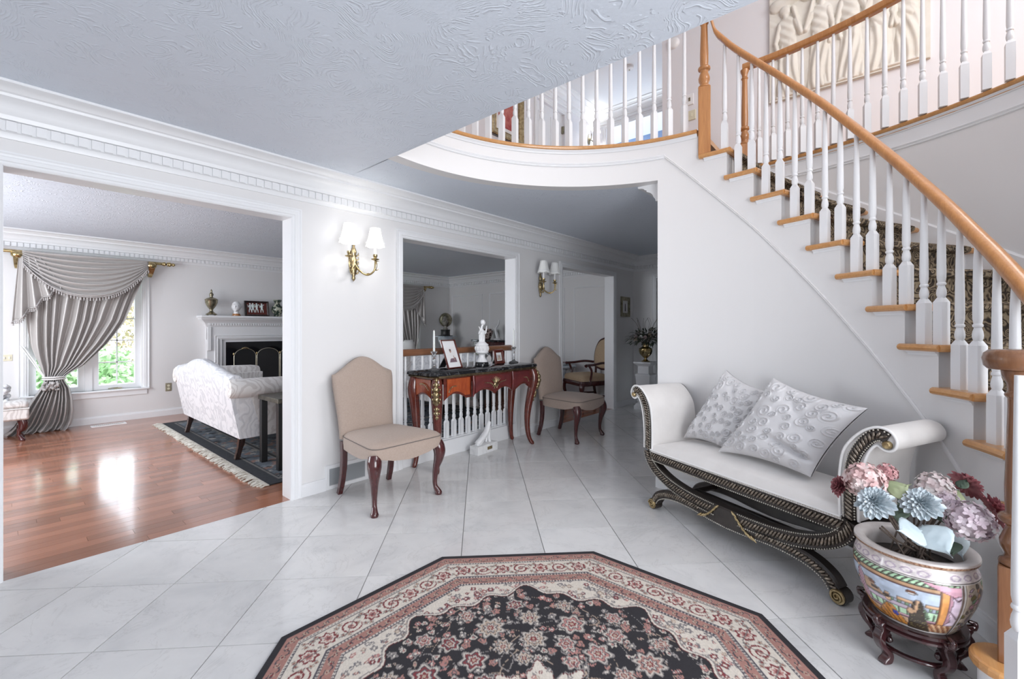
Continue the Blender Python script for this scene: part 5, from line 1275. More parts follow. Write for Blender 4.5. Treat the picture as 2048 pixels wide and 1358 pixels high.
for px, py, d in ((1745, 995, 1.6), (1795, 1000, 1.62), (1860, 1010, 1.62), (1905, 1030, 1.58), (1880, 985, 1.7)):
    q = fl_loc(px, py, d); big_leaf(q, Vector((rr_.uniform(-1, 1), rr_.uniform(-1, 1), -.4)), tc, .07, .026, 'leaf_deep')
# ================================================================ LIVING ROOM
# ---- casement windows in the far wall
def window(n, x0, x1):
    o = struct('window_%d' % n, casing('c', x0, x1, WZ[1], lambda x, z, t: (x, YL-t, z), z0=WZ[0]), 'casing', smooth=20)
    for xa, xb, za, zb in ((x0, x0+.02, *WZ), (x1-.02, x1, *WZ), (x0, x1, WZ[1]-.02, WZ[1])): MB().box(xa, xb, YL-.002, YL+.158, za, zb).build('window_jamb', 'casing', o, smooth=0)
    MB().box(x0-.06, x1+.06, YL-.055, YL+.158, WZ[0]-.022, WZ[0]).build('window_stool', 'casing', o, bevel=.006, smooth=0)
    MB().box(x0-.04, x1+.04, YL-.018, YL, WZ[0]-.092, WZ[0]-.022).build('apron', 'casing', o, bevel=.004, smooth=0)
    xm = (x0+x1)/2; MB().box(xm-.035, xm+.035, YL+.03, YL+.14, *WZ).build('mullion', 'casing', o, smooth=0)
    for a, b in ((x0+.02, xm-.035), (xm+.035, x1-.02)):
        R = [[(lerp(a, b, sx)+(1-2*sx)*q, YL+y, lerp(WZ[0], WZ[1]-.02, sz)+(1-2*sz)*q) for q, y in ((0, .05), (.060, .05), (.066, .06), (.066, .09), (0, .09))] for sx, sz in ((0, 0), (1, 0), (1, 1), (0, 1))]
        s = MB().rings(R, loop=True).build('sash', 'casing', o, smooth=20)
        ga, gb, za, zb = a+.066, b-.066, WZ[0]+.066, WZ[1]-.086
        MB().box(ga-.003, gb+.003, YL+.068, YL+.071, za-.003, zb+.003).build('pane', 'pane', s, smooth=0)
        MB().box((ga+gb)/2-.007, (ga+gb)/2+.007, YL+.062, YL+.078, za, zb).build('muntin', 'casing', s, smooth=0)
        for k in range(1, 5): MB().box(ga, gb, YL+.062, YL+.078, lerp(za, zb, k/5)-.007, lerp(za, zb, k/5)+.007).build('muntin', 'casing', s, smooth=0)
    mb = MB(); mb.box(x1-.30, x1-.22, YL+.02, YL+.05, WZ[0], WZ[0]+.018); mb.tube([(x1-.26, YL+.03, WZ[0]+.018), (x1-.30, YL+.005, WZ[0]+.020), (x1-.36, YL+.0, WZ[0]+.016)], [.007, .006, .008], 8); mb.build('crank_handle', 'pewter', o, smooth=50)
    return o
window(1, *WIN[0]); window(2, *WIN[1])
# ---- draped curtains on brass rods; fn mirrors them for the second window
vcol_mat('silk', .33, Sheen_Weight=.2, Specular_IOR_Level=.6)
MAT['silk'].node_tree.nodes['Principled BSDF'].inputs['Metallic'].default_value = .15
mottled('fringe', (.36, .33, .32), (.60, .58, .57), 60, .8, 2)
SILK = np.array((.46, .435, .42))
def cloth(name, fn, nu, nv, parent, X, stripes=9, ph=0):
    vs = []; cs = []
    for j in range(nv+1):
        for i in range(nu+1):
            u = i/nu; p = fn(u, j/nv); vs.append(X(p)); 
            cs.append(SILK)
    fs = [(j*(nu+1)+i, j*(nu+1)+i+1, (j+1)*(nu+1)+i+1, (j+1)*(nu+1)+i) for j in range(nv) for i in range(nu)]
    me = bpy.data.meshes.new(name); me.from_pydata(vs, [], fs); me.shade_smooth(); me.update(); set_cols(me, np.array(cs)); return link(name, me, 'silk', parent, solid=.003)
def tab(T, z):
    if z >= T[0][0]: return T[0][1:]
    for a, b in zip(T, T[1:]):
        if b[0] <= z <= a[0]:
            t = (a[0]-z)/(a[0]-b[0]); return tuple(lerp(p, q, t) for p, q in zip(a[1:], b[1:]))
    return T[-1][1:]
EDGE = [(2.11, .20, 1.36), (1.9, .215, 1.300), (1.67, .235, 1.225), (1.33, .235, 1.115), (1.18, .25, 1.03), (1.03, .272, .935), (.90, .305, .83), (.77, .345, .72), (.68, .370, .60), (.63, .380, .545), (.58, .372, .56), (.50, .340, .60), (.36, .265, .625), (.22, .195, .635), (.10, .140, .625), (.02, .075, .60), (.004, .04, .58)]
def curtains(label, mirror):
    cxm = (WIN[0][0]+WIN[0][1])/2; off = (WIN[1][0]+WIN[1][1])/2
    X = (lambda p: (p[0]-cxm, p[1]-YL, p[2])) if not mirror else (lambda p: (cxm-p[0], p[1]-YL, p[2]))
    t = thing('curtain', label, 'curtain', ((cxm if not mirror else off), YL, 0))
    def pan(u, v):
        z = lerp(2.11, .006, v); a, b = tab(EDGE, z); w = (b-a)/1.16; tight = exp_(z); 
        uu = u+.018*sin(u*17+z*2); x = lerp(a, b, u); A = .036*(.35+.65*min(1, w*1.6))+.016*(1 if z < .55 else 0)
        y = 4.435+A*sin(2*pi*uu*10.5+.5*sin(z*3+u*4))-.03*(z < .60)*min(1, (.60-z)*3)
        if z < .06: y -= (.06-z)*1.6*(.5+.5*sin(u*23)); 
        return (x, y, z+(.012*sin(u*40) if z < .03 else 0))
    def exp_(z): return math.exp(-((z-.63)/.12)**2)
    cloth('curtain_panel', pan, 190, 90, t, X, 10)
    def swag(u, v):
        x = lerp(.200, 1.352, u); k = (x-.762)/.58; sag = max(0, 1-abs(k)**2.3); z = 2.135-.055*v*(1-sag)-v*.515*sag-.06*v*(1-sag); s = 2*pi*7.5*v
        return (x, 4.385-.05*sag*v-.018*(.3+sag)*sin(s+1.2*k)-.01, z+.006*sin(s)*sag)
    sw = cloth('swag', lambda u, v: swag(v, u), 84, 60, t, X, 8, .3)
    def jab(u, v):
        xt = lerp(.175, .335, u); xb = lerp(.120, .515, u); zh = lerp(1.275, 1.76, u)+.022*sin(2*pi*3.5*u+.6); z = lerp(2.07, zh, v); x = lerp(xt, xb, v**.9)
        return (x, 4.375+.034*sin(2*pi*3.6*u+.4)*(.35+.65*v), z)
    jb = cloth('cascade', jab, 90, 30, t, X, 4, .1)
    def fringe(par, path, gap):
        mb = MB(); pts = []
        for i in range(160): pts.append(Vector(path(i/159)))
        acc = 0; mb.tube([X(p) for p in pts], .008, 6)
        for a, b in zip(pts, pts[1:]):
            acc += (b-a).length
            if acc > gap:
                acc = 0; mb.ball(X(b+Vector((0, -.003, -.020))), .0085, 6, 5, (1, 1, 1.2)); mb.tube([X(b+Vector((0, -.003, -.028))), X(b+Vector((0, -.003, -.045)))], [.005, .009], 6)
        tag(mb.build('tassel_fringe', 'fringe', par, smooth=60), kind='stuff')
    fringe(sw, lambda s: (lambda p: (p[0], p[1]-.012, p[2]))(swag(s, 1.0)), .024); fringe(jb, lambda s: (lambda p: (p[0], p[1]-.006, p[2]))(jab(s, 1.0)), .026)
    tb = MB()
    for dz in (-.012, .012): tb.tube([X((.463+.098*cos(a), 4.43+.075*sin(a), .632+dz)) for a in [2*pi*k/28 for k in range(28)]], .009, 8, loop=True)
    for dx in (0, .02): tb.tube([X((.375+dx*.3, 4.43, .65)), X((.28+dx, 4.47, .84)), X((.185+dx, 4.53, 1.035))], .007, 8)
    tb.build('tieback_cord', 'welt', t, smooth=60)
    rs_ = MB(); r_ = random.Random(2)
    for k in range(60): rs_.ball(X((.430+r_.uniform(-.065, .065), 4.355+r_.uniform(-.02, .02), .545+r_.uniform(-.05, .04))), r_.uniform(.010, .018), 6, 4)
    tag(rs_.build('tieback_tassel', 'fringe', t, smooth=60), kind='stuff')
    rod = MB(); rod.tube([X((.02, 4.425, 2.122)), X((1.52, 4.425, 2.122))], .019, 14)
    for x0, s in ((1.52, 1), (.02, -1)):
        for dx, r in ((.0, .024), (.015, .030), (.03, .016), (.055, .030), (.075, .033), (.095, .020), (.115, .026), (.130, .016), (.145, .004)): rod.ball(X((x0+s*dx, 4.425, 2.122)), r, 10, 6, (.55, 1, 1))
    rod.build('rod', 'brass', t, smooth=60)
    for x0 in (.165, 1.39):
        b_ = MB(); b_.ball(X((x0, 4.40, 2.085)), .052, 14, 8, (1.1, .8, .85)); b_.rings([[X((x0+sx*w, y, z)) for sx, y in ((-1, YL-.002), (1, YL-.002), (1, YL-d_), (-1, YL-d_))] for w, d_, z in ((.035, .16, 2.05), (.028, .09, 1.98), (.020, .04, 1.935))]); b_.build('bracket', 'brass', t, smooth=50)
    return t
curtains('silver taupe silk curtain with fringed swag tied back beside the fireplace window', False)
curtains('silver taupe silk curtain with fringed swag near the bust in the corner', True)
# ---- switch plate, outlet, floor register
o = MB().box(-.044, .044, -.006, 0, -.037, .037); sw_ = o.build('switch_plate', 'ivory', None, bevel=.003, smooth=0); sw_.location = (.084, YL, .888); tag(sw_, 'ivory double switch plate on the wall beside the curtain', 'switch')
for x in (-.020, .020): MB().box(x-.005, x+.005, -.016, -.006, -.010, .010).build('toggle', 'white_gloss', sw_, smooth=0)
ot = MB().box(-.036, .036, -.006, 0, -.058, .058).build('wall_outlet', 'outlet_brass', None, bevel=.003, smooth=0); ot.location = (1.604, YL, .398); tag(ot, 'brass wall outlet low on the wall between window and mantel', 'outlet')
for z in (-.022, .022): MB().lathe([(.001, 0), (.016, 0), (.016, .004), (.001, .004)], 14, M=Matrix.Translation((0, -.006, z)) @ Matrix.Rotation(pi/2, 4, 'X')).build('socket', 'ivory', ot, smooth=40)
rg_ = thing('floor_register', 'metal floor heating register set in the wood boards below the window', 'vent', (.945, 4.33, 0), radians(0))
R = [[(sx*(.17-q), sy*(.055-q), z) for q, z in ((0, 0), (.004, .006), (.024, .006), (.026, 0))] for sx, sy in ((-1,-1),(1,-1),(1,1),(-1,1))]; MB().rings(R, loop=True).build('frame', 'white_gloss', rg_, smooth=20)
MB().box(-.145, .145, -.030, .030, .0005, .0015).build('duct', 'pewter', rg_, smooth=0)
gs = MB().box(-.003, .003, -.031, .031, .0015, .005).mesh('grille_bar', 0)
for k in range(15):
    q_ = link('grille_bar', gs, 'pewter', rg_); q_.location = (-.133+k*.019, 0, 0)
# ---- fireplace with mantel
fp = thing('fireplace', 'white carved mantel fireplace with black hearth surround', 'fireplace', (3.10, YL, 0))
FX = 3.10
MB().box(-1.165, 1.165, -.245, 0, 1.385, 1.420).build('mantel_shelf', 'trim', fp, bevel=.008, smooth=0)
MB().rings([[(sx*(1.06+w), y, z) for sx, y in ((-1, 0), (-1, -.10-w), (1, -.10-w), (1, 0))] for w, z in ((0, 1.25), (.010, 1.27), (.020, 1.30), (.060, 1.345), (.085, 1.365), (.090, 1.388))]).build('mantel_cornice', 'trim', fp, smooth=25)
dm = MB().box(-.011, .011, -.018, 0, 0, .028).mesh('mantel_dentil', 0)
for k in range(60):
    q_ = link('mantel_dentil', dm, 'trim', fp); q_.location = (-1.03+k*.035, -.118, 1.275)
MB().box(-1.055, 1.055, -.10, 0, 1.065, 1.252).build('frieze', 'trim', fp, smooth=0)
for s in (-1, 1):
    MB().box(min(s*1.05, s*.86), max(s*1.05, s*.86), -.09, 0, 0, 1.07).build('pilaster', 'trim', fp, smooth=0)
    a, b = sorted((s*1.055, s*1.005)); MB().box(a, b, -.125, -.08, .90, 1.25).build('bracket', 'trim', fp, bevel=.006, smooth=0)
R = [[(sx*(.90+q), -.09-y, z+q) for q, y in ((0, 0), (0, .012), (.02, .02), (.035, .014), (.05, .022), (.06, 0))] for sx, z in ((-1, 0), (-1, 1.07), (1, 1.07), (1, 0))]
R[0] = [(p[0], p[1], 0) for p in R[0]]; R[3] = [(p[0], p[1], 0) for p in R[3]]; MB().rings(R).build('surround_moulding', 'trim', fp, smooth=25)
mb = MB().box(-.86, -.50, -.06, 0, 0, 1.065).box(.50, .86, -.06, 0, 0, 1.065).box(-.50, .50, -.06, 0, .78, 1.065); mb.build('marble_surround', 'trim', fp, smooth=0)
mb = MB().box(-.80, -.46, -.072, -.058, 0, 1.02).box(.46, .80, -.072, -.058, 0, 1.02).box(-.46, .46, -.072, -.058, .76, 1.02); mb.build('granite_slip', 'black_gloss', fp, smooth=0)
mottled('soot_brick', (.030, .028, .027), (.065, .058, .054), 20, .9, 3, .2)
mb = MB().box(-.46, -.44, -.05, .50, 0, .78).box(.44, .46, -.05, .50, 0, .78).box(-.46, .46, -.05, .50, .76, .78).box(-.46, .46, .48, .50, 0, .78).box(-.46, .46, -.05, .50, 0, .012); mb.build('firebox', 'soot_brick', fp, smooth=0)
MB().box(-.95, .95, -.45, -.10, .001, .012).build('hearth_slab', 'black_gloss', fp, smooth=0)
# folding brass fire screen
fs_ = thing('fire_screen', 'folding brass fire screen with arched black mesh panels before the fireplace', 'screen', (3.10, 4.12, .012))
wp = .325
mat('screen_brass', (.62, .57, .45), .3, 1.0)
for k in range(5):
    x0 = -.8125+k*wp; x1 = x0+wp; y0, y1 = (.02, -.02) if k % 2 else (-.02, .02); f = lambda x, z: (x, lerp(y0, y1, (x-x0)/wp), z)
    arc_ = [f(x0+.008, .02), f(x0+.008, .80)]+[f((x0+x1)/2-(wp/2-.008)*cos(pi*i/14), .80+.115*sin(pi*i/14)) for i in range(1, 14)]+[f(x1-.008, .80), f(x1-.008, .02)]
    pn = MB().tube(arc_, .0048, 8, loop=True).build('panel_frame', 'screen_brass', fs_, smooth=60)
    mb = MB(); c = f((x0+x1)/2, .4); n_ = len(arc_); mb.add([c]+arc_, [(0, i+1, (i+1) % n_+1) for i in range(n_)]); mb.build('mesh_panel', 'black', pn, smooth=0, solid=.002)
    MB().ball(f(x0+.004, .84), .012, 8, 6, (1, 1, 1.8)).build('finial', 'brass', fs_, smooth=60)
MB().tube(spline([(-.70, -.02, .915), (-.66, -.03, .93), (-.61, -.02, .915)], 4), .009, 8).build('handle', 'brass', fs_, smooth=60)
# ---- mantel ornaments
mu = thing('pewter_urn', 'lidded pewter urn with small feet at the end of the mantel', 'urn', (2.09, 4.40, 1.42))
MB().lathe([(.030, .012), (.072, .015), (.074, .022), (.050, .036), (.024, .060), (.020, .085), (.030, .10), (.058, .14), (.078, .19), (.080, .225), (.086, .232), (.080, .240)], 24).build('body', 'pewter', mu, smooth=50)
MB().lathe([(.080, .240), (.060, .256), (.024, .268), (.018, .285), (.026, .30), (.028, .315), (.016, .335), (.010, .35), (.014, .362), (.004, .388), (.001, .39)], 20).build('lid', 'pewter', mu, smooth=50)
for k in range(4): MB().ball((.066*cos(k*pi/2+.6), .066*sin(k*pi/2+.6), .008), .012, 8, 5, (1, 1, .7)).build('foot', 'pewter', mu, smooth=60)
def head_mesh(s=1.0):
    mb = MB(); R = []
    for i in range(17):
        a = -pi/2+pi*(i+.5)/17; z = .105+.085*sin(a); r = cos(a); R.append([(r*.062*cos(t)*(1.0-.05*(z < .07))*s, (r*.075*sin(t)-(.010 if z < .09 else 0))*s, z*s) for t in [2*pi*j/20 for j in range(20)]])
    mb.rings(R); mb.lathe([(.040, -.01), (.034, .02), (.036, .05)], 14)
    mb.ball((0, -.080*s, .098*s), .012*s, 8, 6, (.8, 1.2, 1.7)); mb.ball((0, -.066*s, .066*s), .016*s, 8, 5, (1.1, .8, .5)); mb.ball((0, -.060*s, .038*s), .022*s, 8, 5, (1, .9, .7))
    for q in (-1, 1): mb.ball((q*.024*s, -.064*s, .116*s), .012*s, 8, 5, (1.2, .6, .6)); mb.ball((q*.060*s, 0, .10*s), .014*s, 8, 5, (.5, 1, 1.6)); mb.tube([(q*.006*s, -.076*s, .130*s), (q*.038*s, -.062*s, .132*s)], .006*s, 6)
    return mb
hd_ = thing('head_bust', 'white marble head on a round wood base on the mantel', 'bust', (2.42, 4.40, 1.42))
MB().lathe([(.001, 0), (.060, 0), (.060, .012), (.050, .018), (.052, .034), (.001, .034)], 20).build('base', 'oak', hd_, smooth=40); h_ = head_mesh().build('head', 'porcelain', hd_, smooth=70); h_.location = (0, 0, .040); h_.rotation_euler = (0, 0, -.5)
pl = thing('framed_plaque', 'dark framed plaque with pale dancing figures leaning on the mantel', 'picture', (2.72, 4.42, 1.42)); Tm = Matrix.Rotation(-.16, 4, 'X')
R = [[Tm @ Vector((sx*(.178-q), -y, .122+sz*(.122-q))) for q, y in ((0, 0), (0, .020), (.010, .024), (.020, .018), (.030, .010), (.030, 0))] for sx, sz in ((-1,-1),(1,-1),(1,1),(-1,1))]; MB().rings(R, loop=True).build('frame', 'dark_wood', pl, smooth=20)
MB().add([Tm @ Vector(p) for p in ((-.15, -.006, .03), (.15, -.006, .03), (.15, -.006, .214), (-.15, -.006, .214), (-.15, -.001, .03), (.15, -.001, .03), (.15, -.001, .214), (-.15, -.001, .214))], [(0,1,2,3), (7,6,5,4), (0,4,5,1), (1,5,6,2), (2,6,7,3), (3,7,4,0)]).build('ground', 'mahogany_red', pl, smooth=0)
for k, x in enumerate((-.095, -.055, 0, .075)):
    mb = MB(); mb.ball((0, 0, .085), .012, 8, 6); mb.tube([(0, 0, .072), (.002, 0, .045), (-.002, 0, .02)], [.011, .017, .012], 8)
    for s in (-1, 1): mb.tube([(s*.004, 0, .02), (s*.014, 0, -.01), (s*.016, 0, -.04)], [.008, .006, .004], 6); mb.tube([(s*.010, 0, .065), (s*.026, 0, .055+.02*s), (s*.034, 0, .075)], [.006, .005, .003], 6)
    mb.v = [tuple(Tm @ Vector((p[0]*1.1+x, -.008+p[1]*.35, p[2]*1.1+.105))) for p in mb.v]; mb.build('relief_figure', 'candle_wax', pl, smooth=60)
mottled('green_glaze', (.02, .035, .025), (.45, .46, .36), 16, .2, 4, lo=.48, hi=.56)
va = MB().lathe([(.001, 0), (.050, 0), (.052, .02), (.045, .03), (.075, .07), (.092, .115), (.080, .16), (.045, .19), (.038, .22), (.058, .255), (.062, .275), (.050, .275), (.034, .25), (.001, .24)], 24).build('mantel_vase', 'green_glaze', None, smooth=50); va.location = (3.02, 4.40, 1.42); tag(va, 'dark green and cream glazed vase on the mantel beside the plaque', 'vase')
# ---- camel back sofas
def brocade(name, c1, c2, sc=9):
    m = mat(name, c1, .6, Sheen_Weight=.2); q = N(m); v = q.coord(); w = q.n('TexNoise', ins={'Scale': 4.0, 'Detail': 2}); q.l(v, w.inputs['Vector'])
    vv = q.n('VectorMath', operation='MULTIPLY_ADD'); q.l(w.outputs['Color'], vv.inputs[0]); vv.inputs[1].default_value = (.45, .45, .45); q.l(v, vv.inputs[2])
    wv = q.n('TexWave', ins={'Scale': sc*.42, 'Distortion': 7.0, 'Detail': 2.0, 'Detail Scale': 1.2}); q.l(vv.outputs[0], wv.inputs['Vector'])
    f = q.math('MULTIPLY_ADD', q.noise(v, sc*2.2, 2), .5, q.math('MULTIPLY', wv.outputs['Fac'], .6))
    q.color(q.ramp(f, [(.40, c2), (.50, c1)])); q.bump(f, .1, .003)
brocade('brocade', (.74, .74, .765), (.585, .59, .62), 12); brocade('brocade_warm', (.76, .735, .715), (.62, .585, .565), 11)
def make_sofa(label, loc, rz):
    t = thing('camelback_sofa', label, 'sofa', loc, rz); hw = .93
    for sx, sy in ((.03, -1), (.03, 1), (.74, -1), (.74, 1)):
        s = -1 if sx < .3 else 1
        MB().tube(spline([(sx+.0, sy*(hw-.10), .24), (sx+s*.010, sy*(hw-.10), .14), (sx+s*.045, sy*(hw-.10), .0)], 4), [.036]*5+[.028]*4, 4, up=(1, 1, 0)).build('leg', 'dark_wood', t, smooth=30)
    def zt(y): a = min(1, abs(y)/hw); return .79+.115*(.5+.5*cos(pi*min(1, a*1.15)))**.8
    R = []
    for v in (0, .05, .3, .6, .85, .95, 1.0):
        fr = []; bk = []
        for i in range(41):
            y = lerp(-hw, hw, i/40); z = lerp(.205, zt(y), v); k = (z-.205)/.6; xb = -.02-.115*k; th = lerp(.20, .15, v) if v < .95 else (.11 if v < 1 else .05)
            off = 0 if v < .95 else (.02 if v < 1 else .06); bk.append((xb+off, y, z)); fr.append((xb+off+th, y, z))
        R.append(bk+fr[::-1])
    MB().rings(R).build('backrest', 'brocade', t, smooth=60)
    MB().box(.02, .80, -hw+.03, hw-.03, .205, .33).build('seat_frame', 'brocade_warm', t, bevel=.015, smooth=0)
    for s in (-1, 1):
        y0, y1 = sorted((s*.02, s*(hw-.16))); MB().box(.14, .82, y0 if s > 0 else y0, y1, .325, .47).build('seat_cushion', 'brocade_warm', t, bevel=.04, smooth=50)
    for s in (-1, 1):
        y0, y1 = sorted((s*hw, s*(hw-.14))); a = MB().rings([[(x, y, z) for x, y in ((-.02-(.08 if z > .4 else 0), y0), (.80, y0), (.80, y1), (-.02-(.08 if z > .4 else 0), y1))] for z in (.205, .40, .66)]).build('arm', 'brocade_warm', t, smooth=30)
        mb = MB(); pts = [(-.11, s*(hw+.0), .675), (.1, s*(hw+.005), .67), (.5, s*(hw+.01), .66), (.80, s*(hw+.02), .65)]; mb.tube(spline(pts, 5), [.080, .088, .09, .09, .09]+[.09]*9+[.085, .075], 16); mb.build('arm_roll', 'brocade_warm', a, smooth=60)
    return t
sofa = make_sofa('pale brocade camel back sofa facing away on the fringed rug', (1.485, 2.205, .0085), 0)
dup(sofa, (4.715, 2.205, .0085), pi, 'pale brocade camel back sofa behind the white room balustrade')
ac = MB(); 
for v in range(9): pass
R = [[(x, -.94+.098*cos(a), .655+.098*sin(a)) for x in (.45, .62, .80)] for a in [radians(d) for d in range(20, 200, 15)]]
R += [[(x, -1.045, z) for x in (.45, .62, .80)] for z in (.60, .54, .50)]
cv = MB().rings(R, closed=False).build('arm_cover', 'brocade_warm', None, smooth=60, solid=.004); cv.location = (1.485, 2.205, 0); tag(cv, 'pale floral arm cover draped over the sofa arm by the end table', 'cover')
# ---- end tables
def end_table(label, loc):
    t = thing('end_table', label, 'table', loc)
    MB().box(-.29, .29, -.22, .22, .585, .625).build('top', 'pewter_dark', t, bevel=.005, smooth=0)
    for sx in (-1, 1):
        for sy in (-1, 1): MB().box(sx*.255-.026, sx*.255+.026, sy*.185-.026, sy*.185+.026, .0085, .588).build('leg', 'black', t, bevel=.003, smooth=0)
    return t
mottled('pewter_dark', (.06, .055, .045), (.16, .15, .12), 20, .35, 3, metal=.6)
end_table('black legged square end table beside the sofa arm cover', (1.865, .93, 0)); end_table('black legged square end table behind the balusters', (4.335, .93, 0))
# ---- living-room rug with fringe
LW, LH = 1.70, 1.72; nx, ny = 240, 240
gx, gy = np.meshgrid(np.linspace(-LW, LW, nx+1), np.linspace(-LH, LH, ny+1)); e = np.minimum(LW-np.abs(gx), LH-np.abs(gy)); rs2 = np.random.RandomState(8)
cl = np.empty(gx.shape+(3,)); ink = np.array((.020, .022, .028)); slate = np.array((.085, .10, .12)); stone = np.array((.28, .265, .25)); brick_ = np.array((.20, .12, .10)); cl[:] = slate
for k in range(2600):
    a, b, r = rs2.uniform(-LW, LW), rs2.uniform(-LH, LH), rs2.uniform(.015, .05); i0, i1 = int((a-r+LW)/(2*LW)*nx), int((a+r+LW)/(2*LW)*nx)+2; j0, j1 = int((b-r+LH)/(2*LH)*ny), int((b+r+LH)/(2*LH)*ny)+2; s = (slice(max(j0, 0), j1), slice(max(i0, 0), i1))
    q = np.hypot(gx[s]-a, gy[s]-b)/r; th = np.arctan2(gy[s]-b, gx[s]-a); w = cl[s]; w[q < .8+.2*np.cos(5*th+k)] = (stone, ink, stone*.7, brick_, slate*1.6)[k % 5]
for a0, a1, c in ((0, .10, ink), (.10, .12, stone*.6), (.12, .14, ink), (.32, .335, stone*.6), (.335, .36, ink), (.36, .375, stone*.5)): cl[(e >= a0) & (e < a1)] = c
cl *= (.8+.4*rs2.rand(*gx.shape))[..., None]
lr = thing('fringed_rug', 'dark blue black patterned living room rug with cream fringe', 'rug', (3.10, 2.15, 0))
me = bpy.data.meshes.new('rug_pile'); idx = np.arange((nx+1)*(ny+1)).reshape(ny+1, nx+1); fq = np.stack([idx[:-1, :-1], idx[:-1, 1:], idx[1:, 1:], idx[1:, :-1]], -1).reshape(-1, 4)
me.from_pydata([(x, y, .0085) for x, y in zip(gx.ravel(), gy.ravel())], [], [tuple(f) for f in fq]); me.update(); set_cols(me, cl.reshape(-1, 3)); link('rug_pile', me, 'rug_wool', lr)
MB().box(-LW, LW, -LH, LH, .0005, .008).build('rug_backing', 'black', lr, smooth=0)
mottled('fringe_cream', (.52, .48, .41), (.72, .69, .63), 40, .9, 2)
for s in (-1, 1):
    mb = MB(); r_ = random.Random(4)
    for k in range(300):
        y = lerp(-LH, LH, k/299)+r_.uniform(-.004, .004); L = r_.uniform(.06, .105); a = r_.uniform(-.5, .5); mb.tube([(s*LW, y, .006), (s*(LW+L*.5), y+a*.02, .010+r_.uniform(0, .010)), (s*(LW+L), y+a*.06, .003)], [.004, .0055, .007], 5)
    tag(mb.build('fringe', 'fringe_cream', lr, smooth=60), kind='stuff')
# ---- settee by the curtain
se = thing('settee', 'floral upholstered settee end with dark cabriole legs beside the curtain', 'settee', (-.22, 4.09, 0))
for sx in (-1, 1):
    for sy in (-1, 1): cabriole((sx*.40, sy*.13, 0), (sx, sy*.4, 0), .26, .9).build('leg', 'mahogany', se, smooth=60)
MB().box(-.46, .46, -.20, .18, .235, .36).build('seat_rail', 'brocade_warm', se, bevel=.02, smooth=50); MB().box(-.46, .46, -.20, .18, .355, .44).build('seat_cushion', 'brocade_warm', se, bevel=.035, smooth=50); MB().tube([(-.46, -.203, .36), (.46, -.203, .36), (.463, .16, .36)], .006, 8).build('welt', 'welt', se)
mb = MB(); r_ = random.Random(11)
for k in range(70): mb.ball((.235+r_.uniform(-.09, .07), -.02+r_.uniform(-.06, .06), .50+r_.uniform(-.06, .10)), r_.uniform(.018, .034), 7, 5)
tag(mb.build('ruffled_pillow', 'brocade', se, smooth=70), kind='stuff')
# ---- panel mouldings on the end wall
PM = [(0, 0), (0, .008), (.006, .013), (.016, .010), (.024, .004), (.024, 0)]
for k, (ya, yb) in enumerate(((3.47, 4.46), (2.28, 3.27), (1.35, 2.08), (.25, 1.15))):
    R = [[(XE-t, y+sy*-o, z+sz*-o) for o, t in PM] for y, z, sy, sz in ((ya, .30, -1, -1), (yb, .30, 1, -1), (yb, 1.97, 1, 1), (ya, 1.97, -1, 1))]
    struct('trim_%d' % (16+k), MB().rings(R, loop=True), 'casing', smooth=20)
# ---- things at the far corner of the living room
co = thing('corner_column', 'fluted blue white column pedestal in the room corner', 'pedestal', (6.42, 4.18, 0)); mottled('blue_white', (.70, .73, .76), (.38, .46, .54), 9, .35, 4)
R = []
for z, r in ((.0, .17), (.05, .17), (.07, .14), (.10, .115), (.85, .105), (.90, .13), (.95, .16), (1.04, .165)): R.append([(r*(1-.07*(j % 2)*(.09 < z < .88))*cos(2*pi*j/40), r*(1-.07*(j % 2)*(.09 < z < .88))*sin(2*pi*j/40), z) for j in range(40)])
MB().rings(R).build('shaft', 'blue_white', co, smooth=30); MB().box(-.165, .165, -.165, .165, 1.04, 1.06).build('abacus', 'blue_white', co, smooth=0)
ht = thing('black_top_hat', 'black top hat on the corner column under the bust', 'hat', (6.42, 4.18, 1.06)); MB().lathe([(.15, 0), (.16, .006), (.158, .014), (.105, .012), (.098, .03), (.096, .10), (.104, .138), (.098, .142), (.001, .142)], 28).build('hat_body', 'black', ht, smooth=50)
bu = thing('grey_bust', 'grey bronze head with veil of hair above the black top hat', 'bust', (6.42, 4.18, 1.202)); mottled('grey_bronze', (.16, .15, .135), (.36, .34, .30), 18, .45, 3, .1)
MB().lathe([(.06, 0), (.05, .03), (.03, .05), (.035, .08)], 16).build('stand', 'grey_bronze', bu, smooth=50)
h_ = head_mesh(1.45).build('head', 'grey_bronze', bu, smooth=70); h_.location = (0, 0, .05); h_.rotation_euler = (0, 0, -.95); mb = MB(); mb.ball((.03, .03, .21), .15, 18, 10, (.95, .95, 1.05)); hh = mb.build('veil', 'pewter', bu, smooth=70)
pt = thing('small_plant', 'small leafy plant in a tan pot beside the corner column', 'plant', (6.22, 3.78, 0)); MB().lathe([(.001, 0), (.14, 0), (.14, .02), (.03, .05), (.025, .72), (.14, .75), (.14, .77), (.001, .77)], 20).build('stand', 'dark_wood', pt, smooth=40); MB().lathe([(.001, .77), (.075, .77), (.095, .88), (.10, .90), (.001, .89)], 20).build('pot', 'rose_tan', pt, smooth=40)
mb = MB(); r_ = random.Random(6)
for k in range(60): a = r_.uniform(0, 2*pi); leaf(mb, (.03*cos(a), .03*sin(a), .90), (cos(a), sin(a), r_.uniform(.2, 1.2)), r_.uniform(.07, .13), .014)
tag(mb.build('leaves', 'leaf_green', pt, smooth=0, fix=False), kind='stuff')
sb = thing('sideboard', 'dark carved sideboard against the panelled end wall', 'sideboard', (6.62, 2.60, 0))
